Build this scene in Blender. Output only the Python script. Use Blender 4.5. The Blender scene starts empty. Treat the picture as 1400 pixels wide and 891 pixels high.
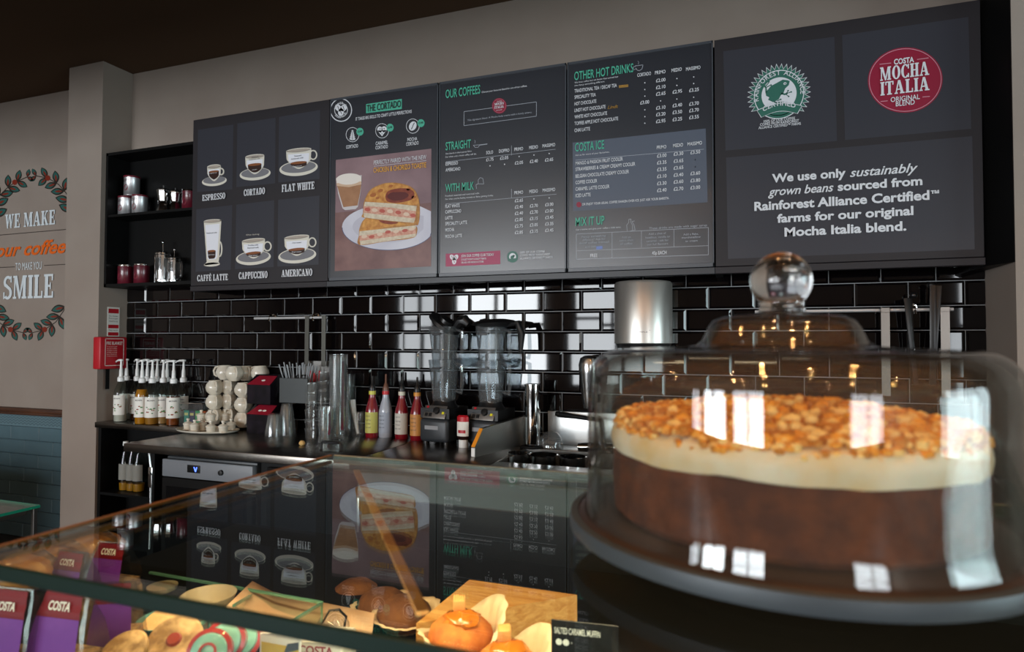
import bpy, bmesh, math, random
from mathutils import Vector, Matrix, noise
PI = math.pi
S = bpy.context.scene
COL = S.collection
random.seed(7)

# ------------------------------------------------------------------ camera
F = 858.7                                   # focal length in pixels of the 1400 x 891 frame
YAW, PITCH, ROLL = -.34641, .026333, .002338
EYE = Vector((3.3802, -3.0882, 1.42))
_fw = Vector((math.sin(YAW) * math.cos(PITCH), math.cos(YAW) * math.cos(PITCH), math.sin(PITCH)))
_rt = Vector((math.cos(YAW), -math.sin(YAW), 0))
_up = _rt.cross(_fw)
RT = _rt * math.cos(ROLL) + _up * math.sin(ROLL)
UP = -_rt * math.sin(ROLL) + _up * math.cos(ROLL)
FW = _fw
cam = bpy.data.cameras.new('camera')
cam.sensor_width = 36
cam.lens = F / 1400 * 36
cam.clip_start = .02
cam.dof.use_dof = True
cam.dof.focus_distance = 2.3
cam.dof.aperture_fstop = 8.5
cob = bpy.data.objects.new('camera', cam)
COL.objects.link(cob)
cob.matrix_world = Matrix(((RT.x, UP.x, -FW.x, EYE.x), (RT.y, UP.y, -FW.y, EYE.y), (RT.z, UP.z, -FW.z, EYE.z), (0, 0, 0, 1)))
S.camera = cob

# ------------------------------------------------------------------ world, lights, exposure
S.view_settings.view_transform = 'Standard'
S.view_settings.look = 'None'
S.view_settings.gamma = 1
S.view_settings.use_curve_mapping = False
S.view_settings.exposure = 0.0
S.cycles.use_denoising = True
S.cycles.max_bounces = 14
S.cycles.transparent_max_bounces = 128
S.cycles.glossy_bounces = 6
S.cycles.caustics_reflective = False
S.cycles.caustics_refractive = False
S.cycles.sample_clamp_indirect = 6
W = bpy.data.worlds.new('sky')
S.world = W
W.use_nodes = True
W.node_tree.nodes['Background'].inputs[0].default_value = (.62, .78, 1, 1)
W.node_tree.nodes['Background'].inputs[1].default_value = 1.0

def area(name, loc, target, sx, sy, watts, col):
    l = bpy.data.lights.new(name, 'AREA')
    l.shape = 'RECTANGLE'; l.size = sx; l.size_y = sy; l.energy = watts; l.color = col
    o = bpy.data.objects.new(name, l); COL.objects.link(o)
    o.location = loc
    o.rotation_euler = (Vector(target) - Vector(loc)).to_track_quat('-Z', 'Y').to_euler()
    return o
# daylight standing in the three window openings of the street wall behind the viewer
WINDOWS = [(-3.4, -2.4), (-2.0, -.15), (.35, 2.2), (6.5, 8.9)]
WZ0, WZ1, FRONT = .5, 2.7, -8.5
SIDE = (-4.4, -1.7)                         # opening in the side wall at the right
for (x0, x1), pw in zip(WINDOWS, (75, 300, 170, 150)):
    area('window_daylight', ((x0 + x1) / 2, FRONT - .12, (WZ0 + WZ1) / 2), ((x0 + x1) / 2, 0, (WZ0 + WZ1) / 2), x1 - x0, WZ1 - WZ0, pw, (.93, .97, 1))
area('window_daylight', (9.12, sum(SIDE) / 2, 1.6), (0, sum(SIDE) / 2, 1.6), SIDE[1] - SIDE[0], 2.1, 170, (.78, .97, 1))
DOWNLIGHTS = [(2.6, -3.7), (4.4, -3.7), (3.0, -4.3), (1.6, -3.0), (3.2, -2.75), (3.7, -3.2), (4.1, -2.7), (5.2, -3.6), (2.4, -4.8), (4.3, -5.0), (6.0, -5.4)]
DL_POWER = 750

def at(ax, v, x, y):
    """where the sight line through frame point (x, y) meets the plane <axis ax> = v"""
    d = RT * ((x - 700) / F) + UP * ((445.5 - y) / F) + FW
    return EYE + d * ((v - EYE[ax]) / d[ax])
def deep(x, y, d):
    return EYE + (RT * ((x - 700) / F) + UP * ((445.5 - y) / F) + FW) * d
def seen(P):
    d = Vector(P) - EYE
    z = d.dot(FW)
    return 700 + F * d.dot(RT) / z, 445.5 - F * d.dot(UP) / z, z

# ------------------------------------------------------------------ materials
def lin(h):
    if not isinstance(h, str): return tuple(h) + (1,)
    r = []
    for i in (0, 2, 4):
        c = int(h[i:i + 2], 16) / 255
        r.append(c / 12.92 if c <= .04045 else ((c + .055) / 1.055) ** 2.4)
    return tuple(r) + (1,)
MATS = {}
def mat(name, col='808080', rough=.5, metal=0., spec=.5, noise_=None, bump=None, coat=0., sss=0., emit=0., aniso=None):
    if name in MATS: return MATS[name]
    m = bpy.data.materials.new(name); m.use_nodes = True
    nt = m.node_tree; b = nt.nodes['Principled BSDF']
    c = lin(col)
    b.inputs['Base Color'].default_value = c
    b.inputs['Roughness'].default_value = rough
    b.inputs['Metallic'].default_value = metal
    b.inputs['Specular IOR Level'].default_value = spec
    b.inputs['Coat Weight'].default_value = coat
    if sss:
        b.inputs['Subsurface Weight'].default_value = sss
        b.inputs['Subsurface Radius'].default_value = (.012, .006, .003)
    if emit:
        b.inputs['Emission Color'].default_value = c
        b.inputs['Emission Strength'].default_value = emit
    tc = nt.nodes.new('ShaderNodeTexCoord')
    src = tc.outputs['Object']
    if aniso:
        mp = nt.nodes.new('ShaderNodeMapping'); mp.inputs['Scale'].default_value = aniso
        nt.links.new(src, mp.inputs[0]); src = mp.outputs[0]
    if noise_:
        sc, c2, lo, hi = noise_
        n = nt.nodes.new('ShaderNodeTexNoise'); n.inputs['Scale'].default_value = sc; n.inputs['Detail'].default_value = 6
        nt.links.new(src, n.inputs['Vector'])
        r = nt.nodes.new('ShaderNodeValToRGB')
        r.color_ramp.elements[0].position = lo; r.color_ramp.elements[0].color = c
        r.color_ramp.elements[1].position = hi; r.color_ramp.elements[1].color = lin(c2)
        nt.links.new(n.outputs['Fac'], r.inputs[0]); nt.links.new(r.outputs[0], b.inputs['Base Color'])
    if bump:
        sc, st, ds = bump
        n = nt.nodes.new('ShaderNodeTexNoise'); n.inputs['Scale'].default_value = sc; n.inputs['Detail'].default_value = 5
        nt.links.new(src, n.inputs['Vector'])
        bp = nt.nodes.new('ShaderNodeBump'); bp.inputs['Strength'].default_value = st; bp.inputs['Distance'].default_value = ds
        nt.links.new(n.outputs['Fac'], bp.inputs['Height']); nt.links.new(bp.outputs[0], b.inputs['Normal'])
    MATS[name] = m
    return m
def pane(name, tint='f4faf8', f0=.04, rough=0., haze=0., hazecol='ffffff', edge=None):
    """thin clear sheet: lets light straight through, mirrors more the flatter one looks at it"""
    if name in MATS: return MATS[name]
    m = bpy.data.materials.new(name); m.use_nodes = True
    nt = m.node_tree; nt.nodes.clear()
    out = nt.nodes.new('ShaderNodeOutputMaterial')
    tr = nt.nodes.new('ShaderNodeBsdfTransparent'); tr.inputs[0].default_value = lin(tint)
    gl = nt.nodes.new('ShaderNodeBsdfGlossy'); gl.inputs['Roughness'].default_value = rough
    lw = nt.nodes.new('ShaderNodeLayerWeight'); lw.inputs[0].default_value = .5
    pw = nt.nodes.new('ShaderNodeMath'); pw.operation = 'POWER'; pw.inputs[1].default_value = 5
    ma = nt.nodes.new('ShaderNodeMath'); ma.operation = 'MULTIPLY_ADD'; ma.inputs[1].default_value = 1 - f0; ma.inputs[2].default_value = f0
    mx = nt.nodes.new('ShaderNodeMixShader')
    L = nt.links
    L.new(lw.outputs['Facing'], pw.inputs[0]); L.new(pw.outputs[0], ma.inputs[0]); L.new(ma.outputs[0], mx.inputs[0])
    base = tr.outputs[0]
    if edge:                                # a longer way through the wall takes more of the light
        rp = nt.nodes.new('ShaderNodeValToRGB'); e = rp.color_ramp.elements
        e[0].position = .45; e[0].color = lin(tint); e[1].position = .96; e[1].color = lin(edge)
        L.new(lw.outputs['Facing'], rp.inputs[0]); L.new(rp.outputs[0], tr.inputs[0])
    if haze:
        df = nt.nodes.new('ShaderNodeBsdfDiffuse'); df.inputs[0].default_value = lin(hazecol)
        m2 = nt.nodes.new('ShaderNodeMixShader'); m2.inputs[0].default_value = haze
        L.new(tr.outputs[0], m2.inputs[1]); L.new(df.outputs[0], m2.inputs[2]); base = m2.outputs[0]
    L.new(base, mx.inputs[1]); L.new(gl.outputs[0], mx.inputs[2]); L.new(mx.outputs[0], out.inputs[0])
    MATS[name] = m
    return m
def solid_glass(name, col='ffffff', ior=1.5):
    m = bpy.data.materials.new(name); m.use_nodes = True
    nt = m.node_tree; nt.nodes.clear()
    out = nt.nodes.new('ShaderNodeOutputMaterial'); g = nt.nodes.new('ShaderNodeBsdfGlass')
    g.inputs['Color'].default_value = lin(col); g.inputs['IOR'].default_value = ior; g.inputs['Roughness'].default_value = 0
    nt.links.new(g.outputs[0], out.inputs[0]); MATS[name] = m
    return m
def wood(name, c1, c2, rough=.45, sc=(2, 30, 30), coat=0.):
    m = mat(name, c1, rough, coat=coat)
    nt = m.node_tree; b = nt.nodes['Principled BSDF']
    tc = nt.nodes.new('ShaderNodeTexCoord'); mp = nt.nodes.new('ShaderNodeMapping'); mp.inputs['Scale'].default_value = sc
    n = nt.nodes.new('ShaderNodeTexNoise'); n.inputs['Scale'].default_value = 3; n.inputs['Detail'].default_value = 8; n.inputs['Distortion'].default_value = .6
    r = nt.nodes.new('ShaderNodeValToRGB'); r.color_ramp.elements[0].position = .35; r.color_ramp.elements[1].position = .65
    r.color_ramp.elements[0].color = lin(c1); r.color_ramp.elements[1].color = lin(c2)
    nt.links.new(tc.outputs['Object'], mp.inputs[0]); nt.links.new(mp.outputs[0], n.inputs['Vector'])
    nt.links.new(n.outputs['Fac'], r.inputs[0]); nt.links.new(r.outputs[0], b.inputs['Base Color'])
    return m
M = {}
M['wall'] = mat('taupe_paint', '968a80', .85, spec=.2, noise_=(3, '908379', .3, .7), bump=(60, .05, .002))
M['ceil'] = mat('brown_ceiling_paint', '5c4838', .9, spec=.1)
M['floor'] = mat('dark_floor_tile', '2c2825', .45, noise_=(4, '35302c', .4, .6))
M['tile'] = mat('black_glazed_tile', '0a0708', .035, spec=.5)
M['grout'] = mat('pale_grout', '8c8e90', .9)
M['black'] = mat('black_laminate', '070707', .5, spec=.2)
M['blackmatt'] = mat('matt_black', '080808', .8, spec=.2)
M['steel'] = mat('brushed_steel', '9a9894', .3, 1., bump=(40, .03, .001), aniso=(1, 40, 40))
M['worktop'] = mat('worn_steel_top', '85807a', .27, 1., noise_=(7, '6e6862', .35, .7), bump=(25, .04, .001))
M['chrome'] = mat('chrome', 'd8d8d8', .08, 1.)
M['darksteel'] = mat('dark_steel', '55544f', .35, 1.)
M['whiteplastic'] = mat('white_plastic', 'e6e8e6', .35)
M['cream'] = mat('cream_glaze', 'd9d3c4', .22, noise_=(9, 'cabfa9', .45, .75), coat=.3)
M['blackplastic'] = mat('black_plastic', '141415', .35)
M['greyplastic'] = mat('grey_plastic', '3a3d40', .45)
M['red'] = mat('red_plastic', 'b01422', .4)
M['bottleglass'] = pane('bottle_glass', 'e6ecea')
M['clearplastic'] = pane('clear_plastic', 'f9fbfb', .08, .1, .03)
M['jarplastic'] = pane('blender_jar_plastic', 'e9edef', .08, .05, .04)
M['caseglass'] = pane('case_glass', 'eaf4f0', .045)
M['domeglass'] = pane('dome_glass', 'f7faf9', .055, haze=.012, hazecol='c8b8a8', edge='b2b0aa')
M['film'] = pane('clear_film', 'e4e4e4', .05, .2)
M['glassedge'] = mat('green_glass_edge', '08201a', .3, spec=.25)
M['glassedgepale'] = mat('pale_green_glass_edge', '5c8c74', .2)
M['tealedge'] = mat('teal_glass_edge', '1c8a72', .15)
M['paper'] = mat('white_paper', 'e4e2da', .7)

# ------------------------------------------------------------------ mesh building
class MB:
    def __init__(s): s.bm = bmesh.new(); s.mats = []; s.i = 0
    def m(s, material):
        if material not in s.mats: s.mats.append(material)
        s.i = s.mats.index(material); return s
    def _f(s, vs):
        try: f = s.bm.faces.new(vs)
        except ValueError: return None
        f.material_index = s.i; return f
    def v(s, p): return s.bm.verts.new(p)
    def poly(s, pts): return s._f([s.v(p) for p in pts])
    def box(s, x0, y0, z0, x1, y1, z1, bev=0., mx=None, seg=2):
        n0 = len(s.bm.verts)
        v = [s.v((x, y, z)) for z in (z0, z1) for (x, y) in ((x0, y0), (x1, y0), (x1, y1), (x0, y1))]
        fs = [s._f([v[i] for i in q]) for q in ((3, 2, 1, 0), (4, 5, 6, 7), (0, 1, 5, 4), (1, 2, 6, 5), (2, 3, 7, 6), (3, 0, 4, 7))]
        vs = v
        if bev:
            es = list({e for f in fs for e in f.edges})
            r = bmesh.ops.bevel(s.bm, geom=es, offset=bev, segments=seg, affect='EDGES', profile=.5)
            for f in r['faces']: f.material_index = s.i
            vs = list({q for f in r['faces'] for q in f.verts} | {q for q in v if q.is_valid})
        if mx: bmesh.ops.transform(s.bm, matrix=mx, verts=vs)
        return s
    def prism(s, pts, z0, z1, mx=None):
        a = [s.v((x, y, z0)) for x, y in pts]; b = [s.v((x, y, z1)) for x, y in pts]
        s._f(a[::-1]); s._f(b)
        for i in range(len(pts)):
            j = (i + 1) % len(pts); s._f([a[i], a[j], b[j], b[i]])
        if mx: bmesh.ops.transform(s.bm, matrix=mx, verts=a + b)
        return s
    def lathe(s, prof, c=(0, 0, 0), n=28, a0=0., a1=2 * PI, mx=None, wob=None):
        full = abs(a1 - a0 - 2 * PI) < 1e-6
        rings = []; allv = []
        for (r, z) in prof:
            if r < 1e-6:
                q = s.v((c[0], c[1], c[2] + z)); rings.append([q]); allv.append(q); continue
            k = []
            for i in range(n if full else n + 1):
                a = a0 + (a1 - a0) * i / n
                rr = r * (1 + (wob(a, z) if wob else 0))
                k.append(s.v((c[0] + rr * math.cos(a), c[1] + rr * math.sin(a), c[2] + z)))
            rings.append(k); allv += k
        for A, B in zip(rings, rings[1:]):
            N = max(len(A), len(B))
            for i in range(N if full else N - 1):
                j = (i + 1) % N
                if len(A) == 1 and len(B) == 1: continue
                if len(A) == 1: s._f([A[0], B[j], B[i]])
                elif len(B) == 1: s._f([A[i], A[j], B[0]])
                else: s._f([A[i], A[j], B[j], B[i]])
        if mx: bmesh.ops.transform(s.bm, matrix=mx, verts=allv)
        return s
    def tube(s, pts, r, n=8, caps=True):
        pts = [Vector(p) for p in pts]; rings = []
        R = r if isinstance(r, (list, tuple)) else [r] * len(pts)
        up = None
        for i, p in enumerate(pts):
            t = (pts[min(i + 1, len(pts) - 1)] - pts[max(i - 1, 0)]).normalized()
            if up is None:
                up = t.orthogonal().normalized()
            up = (up - t * up.dot(t))
            up = up.normalized() if up.length > 1e-6 else t.orthogonal().normalized()
            w = t.cross(up)
            rings.append([s.v(p + (up * math.cos(2 * PI * k / n) + w * math.sin(2 * PI * k / n)) * R[i]) for k in range(n)])
        for A, B in zip(rings, rings[1:]):
            for k in range(n): s._f([A[k], A[(k + 1) % n], B[(k + 1) % n], B[k]])
        if caps: s._f(rings[0][::-1]); s._f(rings[-1])
        return s
    def ball(s, c, r, sc=(1, 1, 1), n=16, rough=0., freq=30, seed=0, mx=None):
        prof = [(math.sin(PI * i / (n // 2)) , -math.cos(PI * i / (n // 2))) for i in range(n // 2 + 1)]
        n0 = set(s.bm.verts) if False else None
        rings = []; allv = []
        for (q, z) in prof:
            k = []
            for i in range(1 if q < 1e-6 else n):
                a = 2 * PI * i / n
                d = Vector((q * math.cos(a), q * math.sin(a), z))
                h = 1 + (rough * noise.noise(d * freq * r * 10 + Vector((seed, seed * 2, 0))) if rough else 0)
                k.append(s.v(Vector(c) + Vector((d.x * sc[0], d.y * sc[1], d.z * sc[2])) * r * h))
            rings.append(k); allv += k
        for A, B in zip(rings, rings[1:]):
            for i in range(n):
                j = (i + 1) % n
                if len(A) == 1: s._f([A[0], B[j], B[i]])
                elif len(B) == 1: s._f([A[i], A[j], B[0]])
                else: s._f([A[i], A[j], B[j], B[i]])
        if mx: bmesh.ops.transform(s.bm, matrix=mx, verts=allv)
        return s
    def build(s, name, parent=None, material=None, loc=None, angle=35, flat=False):
        bmesh.ops.recalc_face_normals(s.bm, faces=s.bm.faces) if not flat else None
        me = bpy.data.meshes.new(name); s.bm.to_mesh(me); s.bm.free()
        for q in (s.mats or [material]): me.materials.append(q)
        if not flat:
            for p in me.polygons: p.use_smooth = True
            me.set_sharp_from_angle(angle=math.radians(angle))
        o = bpy.data.objects.new(name, me); COL.objects.link(o)
        if parent: o.parent = parent
        if loc: o.location = loc
        return o
def thing(name, label, cat, loc=(0, 0, 0), group=None, rz=0.):
    o = bpy.data.objects.new(name, None); COL.objects.link(o)
    o.location = loc; o.rotation_euler = (0, 0, rz); o.empty_display_size = .05
    o['label'] = label; o['category'] = cat
    if group: o['group'] = group
    return o
def tag(o, label, cat, group=None, kind=None):
    o['label'] = label; o['category'] = cat
    if group: o['group'] = group
    if kind: o['kind'] = kind
    return o
def struct(o): o['kind'] = 'structure'; return o
def dup(root, loc, rz, label, group=None):
    r = root.copy(); COL.objects.link(r); r.location = loc; r.rotation_euler = (0, 0, rz)
    r['label'] = label
    if group: r['group'] = group
    for ch in list(root.children):
        c = ch.copy(); COL.objects.link(c); c.parent = r
        for g in list(ch.children):
            d = g.copy(); COL.objects.link(d); d.parent = c
    return r
def sub(name, parent, material, fn, **kw):
    b = MB().m(material); fn(b); return b.build(name, parent, **kw)

# ------------------------------------------------------------------ lettering
_tx = {}
STYLES = {'s': (0., 0.), 'b': (.012, 0.), 'B': (.032, 0.), 'i': (.014, .3), 'I': (.02, .34)}
def glyph_mesh(s, style):
    """verts and faces of a line of text; unit = cap height, origin at the left end of the baseline"""
    if (s, style) in _tx: return _tx[s, style]
    off, sh = STYLES[style]
    def one(txt):
        c = bpy.data.curves.new('t', 'FONT'); c.body = txt; c.offset = off; c.shear = sh; c.size = 1; c.resolution_u = 3
        if style in 'iI': c.space_character = .99
        o = bpy.data.objects.new('t', c); me = bpy.data.meshes.new_from_object(o)
        vs = [tuple(v.co[:2]) for v in me.vertices]; fs = [tuple(p.vertices) for p in me.polygons]
        bpy.data.objects.remove(o); bpy.data.curves.remove(c); bpy.data.meshes.remove(me)
        return vs, fs
    if ('H', style) not in _tx and s != 'H': glyph_mesh('H', style)
    vs, fs = one(s)
    if s == 'H':
        cap = max(v[1] for v in vs); _tx['cap', style] = cap
    cap = _tx['cap', style]
    x0 = min(v[0] for v in vs); x1 = max(v[0] for v in vs)
    _tx[s, style] = ([((x - x0), y / cap) for x, y in vs], fs, x1 - x0)
    return _tx[s, style]

def _rc(x0, y0, x1, y1): return [(x0, y0), (x1, y0), (x1, y1), (x0, y1)]
def _arc(cx, cy, rx, ry, sx, sy, a0, a1, n=10):
    out = []
    for i in range(n):
        a, b = math.radians(a0 + (a1 - a0) * i / n), math.radians(a0 + (a1 - a0) * (i + 1) / n)
        out.append([(cx + rx * math.cos(a), cy + ry * math.sin(a)), (cx + rx * math.cos(b), cy + ry * math.sin(b)),
                    (cx + (rx - sx) * math.cos(b), cy + (ry - sy) * math.sin(b)), (cx + (rx - sx) * math.cos(a), cy + (ry - sy) * math.sin(a))])
    return out
def slab(ch):
    """condensed slab-serif capitals as lists of polygons, cap height 1"""
    s, t, e = .19, .09, .06                 # stem, thin bar, serif overhang
    stem = lambda x: [_rc(x, 0, x + s, 1), _rc(x - e, 0, x + s + e, t), _rc(x - e, 1 - t, x + s + e, 1)]
    if ch == ' ': return [], .26
    if ch == 'I': return stem(e), s + 2 * e
    if ch == 'E': return stem(e) + [_rc(e, 0, .56, t), _rc(e, 1 - t, .54, 1), _rc(e, .46, .42, .46 + t), _rc(.48, 0, .56, .27), _rc(.46, .73, .54, 1), _rc(.36, .36, .42, .64)], .58
    if ch == 'F': return stem(e) + [_rc(e, 1 - t, .54, 1), _rc(e, .46, .42, .46 + t), _rc(.46, .73, .54, 1), _rc(.36, .36, .42, .64)], .56
    if ch == 'L': return stem(e) + [_rc(e, 0, .54, t), _rc(.46, 0, .54, .3)], .56
    if ch == 'T': return [_rc(.2, 0, .2 + s, 1), _rc(.12, 0, .47, t), _rc(0, 1 - t, .59, 1), _rc(0, .72, .08, 1), _rc(.51, .72, .59, 1)], .6
    if ch == 'H': return stem(e) + stem(.42) + [_rc(e, .46, .5, .46 + t)], .67
    if ch == 'N': return [_rc(e + .03, 0, e + .12, 1), _rc(0, 0, .22, t), _rc(0, 1 - t, .2, 1), _rc(.5, 0, .59, 1), _rc(.42, 1 - t, .66, 1), [(.04, 1), (.25, 1), (.59, 0), (.42, 0)]], .68
    if ch == 'M': return [_rc(.07, 0, .15, 1), _rc(0, 0, .22, t), _rc(0, 1 - t, .2, 1), _rc(.62, 0, .8, 1), _rc(.55, 0, .86, t), _rc(.66, 1 - t, .86, 1), [(.05, 1), (.25, 1), (.47, .12), (.38, 0)], [(.38, 0), (.47, 0), (.7, 1), (.6, 1)]], .88
    if ch == 'A': return [[(.05, 0), (.14, 0), (.36, 1), (.26, 1)], [(.26, 1), (.42, 1), (.66, 0), (.46, 0)], _rc(.14, .28, .52, .28 + t), _rc(0, 0, .24, t), _rc(.38, 0, .72, t)], .72
    if ch == 'W': return [[(.04, 1), (.23, 1), (.34, 0), (.22, 0)], [(.22, 0), (.3, 0), (.48, 1), (.4, 1)], [(.38, 1), (.57, 1), (.68, 0), (.56, 0)], [(.56, 0), (.64, 0), (.84, 1), (.76, 1)], _rc(0, 1 - t, .3, 1), _rc(.66, 1 - t, .9, 1)], .9
    if ch == 'K': return stem(e) + [[(.2, .36), (.3, .46), (.58, 1), (.46, 1)], [(.26, .52), (.4, .62), (.66, 0), (.46, 0)], _rc(.4, 1 - t, .66, 1), _rc(.4, 0, .7, t)], .7
    if ch == 'O': return _arc(.32, .5, .32, .52, s, t, 0, 360, 24), .64
    if ch == 'C': return _arc(.32, .5, .32, .52, s, t, 42, 318, 20) + [_rc(.5, .66, .6, 1), _rc(.5, .02, .6, .32)], .62
    if ch == 'U': return [_rc(e, .25, e + s, 1), _rc(0, 1 - t, .32, 1), _rc(.5, .25, .59, 1), _rc(.42, 1 - t, .67, 1)] + _arc(.325, .28, .265, .3, .13, t, 180, 360, 12), .67
    if ch == 'P': return stem(e) + [_rc(e, 1 - t, .34, 1), _rc(e, .42, .34, .42 + t)] + _arc(.33, .71, .27, .29, s, t, -90, 90, 12), .61
    if ch == 'R': return stem(e) + [_rc(e, 1 - t, .34, 1), _rc(e, .45, .34, .45 + t)] + _arc(.33, .725, .26, .275, s, t, -90, 90, 12) + [[(.3, .48), (.46, .5), (.63, 0), (.44, 0)], _rc(.42, 0, .7, t)], .69
    if ch == 'D': return stem(e) + [_rc(e, 1 - t, .34, 1), _rc(e, 0, .34, t)] + _arc(.33, .5, .3, .5, s, t, -90, 90, 14), .64
    if ch == 'S':
        return _arc(.28, .735, .27, .28, .15, t + .03, 40, 225, 14) + _arc(.28, .265, .28, .285, .16, t + .03, -140, 45, 14) + [[(.09, .56), (.2, .66), (.5, .46), (.4, .36)], _rc(.45, .72, .53, 1), _rc(.01, 0, .09, .3)], .57
    if ch == 'È':
        p, w = slab('E'); return p + [[(.16, 1.22), (.3, 1.22), (.4, 1.06), (.3, 1.06)]], w
    return [], .3
def slab_line(s):
    x = 0; out = []
    for ch in s:
        p, w = slab(ch)
        out += [[(x + a, b) for a, b in q] for q in p]; x += w + .055
    return out, x - .055
def put_text(mb, s, w, h, fn, style='s'):
    """letters w wide and h tall (capitals); fn maps (u, v) in metres on the surface to a point"""
    if style == 'slab':
        P, L = slab_line(s)
        for k, q in enumerate(P): mb.poly([Vector(fn(a * w / L, b * h)) + Vector((0, -.00003 * k, 0)) for a, b in q])
        return
    vs, fs, L = glyph_mesh(s, style)
    V = [mb.v(fn(x * w / L, y * h)) for x, y in vs]
    for f in fs: mb._f([V[i] for i in f])
def text_w(s, h, style='s', squeeze=1.):
    cap = (glyph_mesh(s, style), _tx['cap', style])[1]
    return glyph_mesh(s, style)[2] / cap * h * squeeze
def wrap(r, a, z, cx=0., cy=0.):
    """surface of an upright cylinder: text centred at angle a"""
    return lambda w: (lambda u, v: (cx + r * math.cos(a + (u - w / 2) / r), cy + r * math.sin(a + (u - w / 2) / r), z + v))
# ================================================================== the setting
CEIL = 3.233
PX0, PX1, PY = -.785, -.472, -.21           # left pillar
RX, RY = 4.334, -.31                        # right pillar
def slab_obj(name, b, m): return struct(sub(name, None, m, lambda q: q.box(*b)))
slab_obj('floor', (-6, FRONT - .2, -.1, 9, .3, 0), M['floor'])
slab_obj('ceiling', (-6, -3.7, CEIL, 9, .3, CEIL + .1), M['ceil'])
slab_obj('ceiling', (-6, FRONT - .2, CEIL, 9, -3.7, CEIL + .1), mat('tan_lit_ceiling', 'b89878', .85, spec=.1))  # unseen ceiling half; warm lamplight is put into its paler tan
slab_obj('wall_back', (PX1 - .1, 0, 0, RX + .1, .15, CEIL), M['wall'])
slab_obj('wall_mural', (-6, .045, 0, PX0 + .1, .2, CEIL), M['wall'])
slab_obj('wall_left', (-6.1, FRONT, 0, -6, .3, CEIL), M['wall'])
b = MB().m(M['wall']); b.box(9, FRONT, 0, 9.1, SIDE[0], CEIL); b.box(9, SIDE[1], 0, 9.1, .3, CEIL); b.box(9, SIDE[0], 0, 9.1, SIDE[1], .55); b.box(9, SIDE[0], 2.65, 9.1, SIDE[1], CEIL); struct(b.build('wall_right'))
b = MB().m(M['black']); [b.box(9.02, y, .55, 9.08, y + .06, 2.65) for y in (SIDE[0], -2.5, SIDE[1] - .06)]; struct(b.build('window_5'))
slab_obj('pillar', (PX0, PY, 0, PX1, .05, CEIL), M['wall'])
slab_obj('pillar', (RX, RY, 0, 9, .05, CEIL), M['wall'])
slab_obj('unseen_shade_beam', (-6, -2.3, 2.68, 9, -2.15, CEIL), M['ceil'])  # unseen beam, added to keep window light off the upper wall
b = MB().m(M['wall'])
xs = [-6.1] + [v for w in WINDOWS for v in w] + [9.1]
b.box(-6.1, FRONT - .15, 0, 9.1, FRONT, WZ0); b.box(-6.1, FRONT - .15, WZ1, 9.1, FRONT, CEIL)
for i in range(0, len(xs), 2): b.box(xs[i], FRONT - .15, WZ0, xs[i + 1], FRONT, WZ1)
struct(b.build('wall_front'))
for n, (x0, x1) in enumerate(WINDOWS):
    b = MB().m(M['black'])
    for x in (x0, (x0 + x1) / 2 - .03, x1 - .06): b.box(x, FRONT - .1, WZ0, x + .06, FRONT - .03, WZ1)
    for z in (WZ0, 1.75, WZ1 - .06): b.box(x0, FRONT - .1, z, x1, FRONT - .03, z + .06)
    struct(b.build('window_%d' % (n + 1)))

# bevelled black metro tiles in running bond with pale joints
def tiles():
    g = MB().m(M['grout']); g.box(PX1 + .001, -.004, .86, RX - .001, .02, 2.0)
    struct(g.build('wall_grout'))
    b = MB().m(M['tile'])
    PW, PH, J = .203, .103, .0035
    for k in range(-4, 9):
        z1 = 1.682 - k * PH - J / 2; z0 = z1 - PH + J
        if z1 < .9 or z0 > 1.98: continue
        sh = 0 if k % 2 == 0 else .1015
        for i in range(-4, 24):
            x0 = i * PW + sh + J / 2; x1 = x0 + PW - J
            x0c, x1c = max(x0, PX1 + .002), min(x1, RX - .002)
            if x1c - x0c < .012: continue
            bx = .0095
            l = x0c + (bx if x0c == x0 else 0); r = x1c - (bx if x1c == x1 else 0)
            tx, tz = random.uniform(-.0006, .0006), random.uniform(-.0003, .0003)
            y = lambda x, z: -.0126 + tx * (x - (l + r) / 2) / .1 + tz * (z - (z0 + z1) / 2) / .05
            o = [b.v((x, -.0035, z)) for x, z in ((x0c, z0), (x1c, z0), (x1c, z1), (x0c, z1))]
            e = [b.v((x, -.0062, z)) for x, z in ((x0c, z0), (x1c, z0), (x1c, z1), (x0c, z1))]
            c = [b.v((x, y(x, z), z)) for x, z in ((l, z0 + bx), (r, z0 + bx), (r, z1 - bx), (l, z1 - bx))]
            b._f(c)
            for q in range(4):
                w = (q + 1) % 4
                b._f([e[q], e[w], c[w], c[q]]); b._f([o[q], o[w], e[w], e[q]])
    struct(b.build('wall_tiling', angle=8))
tiles()

# dado of the mural wall: timber rail, zigzag band, blue-grey tiles
b = MB().m(wood('dark_rail_wood', '3a2114', '573420', .4, (1, 20, 20)))
b.box(-6, .012, .885, PX0 + .02, .05, .905, .004); b.box(-6, .004, .903, PX0 + .02, .05, .936, .008)
struct(b.build('trim_1'))
dt = mat('blue_dado_tile', '4d646c', .35, noise_=(5, '566e76', .3, .7))
b = MB().m(mat('dado_joint', '3c4d54', .8)); b.box(-6, .035, 0, PX0 + .02, .06, .886)
b.m(dt)
for k in range(8):
    for i in range(-24, 1):
        x1 = PX0 + .02 + i * .3 + (.15 if k % 2 else 0); z1 = .8 - k * .1
        b.box(x1 - .297, .026, z1 - .097, min(x1, PX0 + .02), .04, z1, .004, seg=1)
struct(b.build('wall_dado'))
b = MB().m(mat('zigzag_band', '5f7880', .4)); b.box(-6, .03, .803, PX0 + .02, .04, .884)
b.m(mat('zigzag_line', '40545c', .5))
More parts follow.
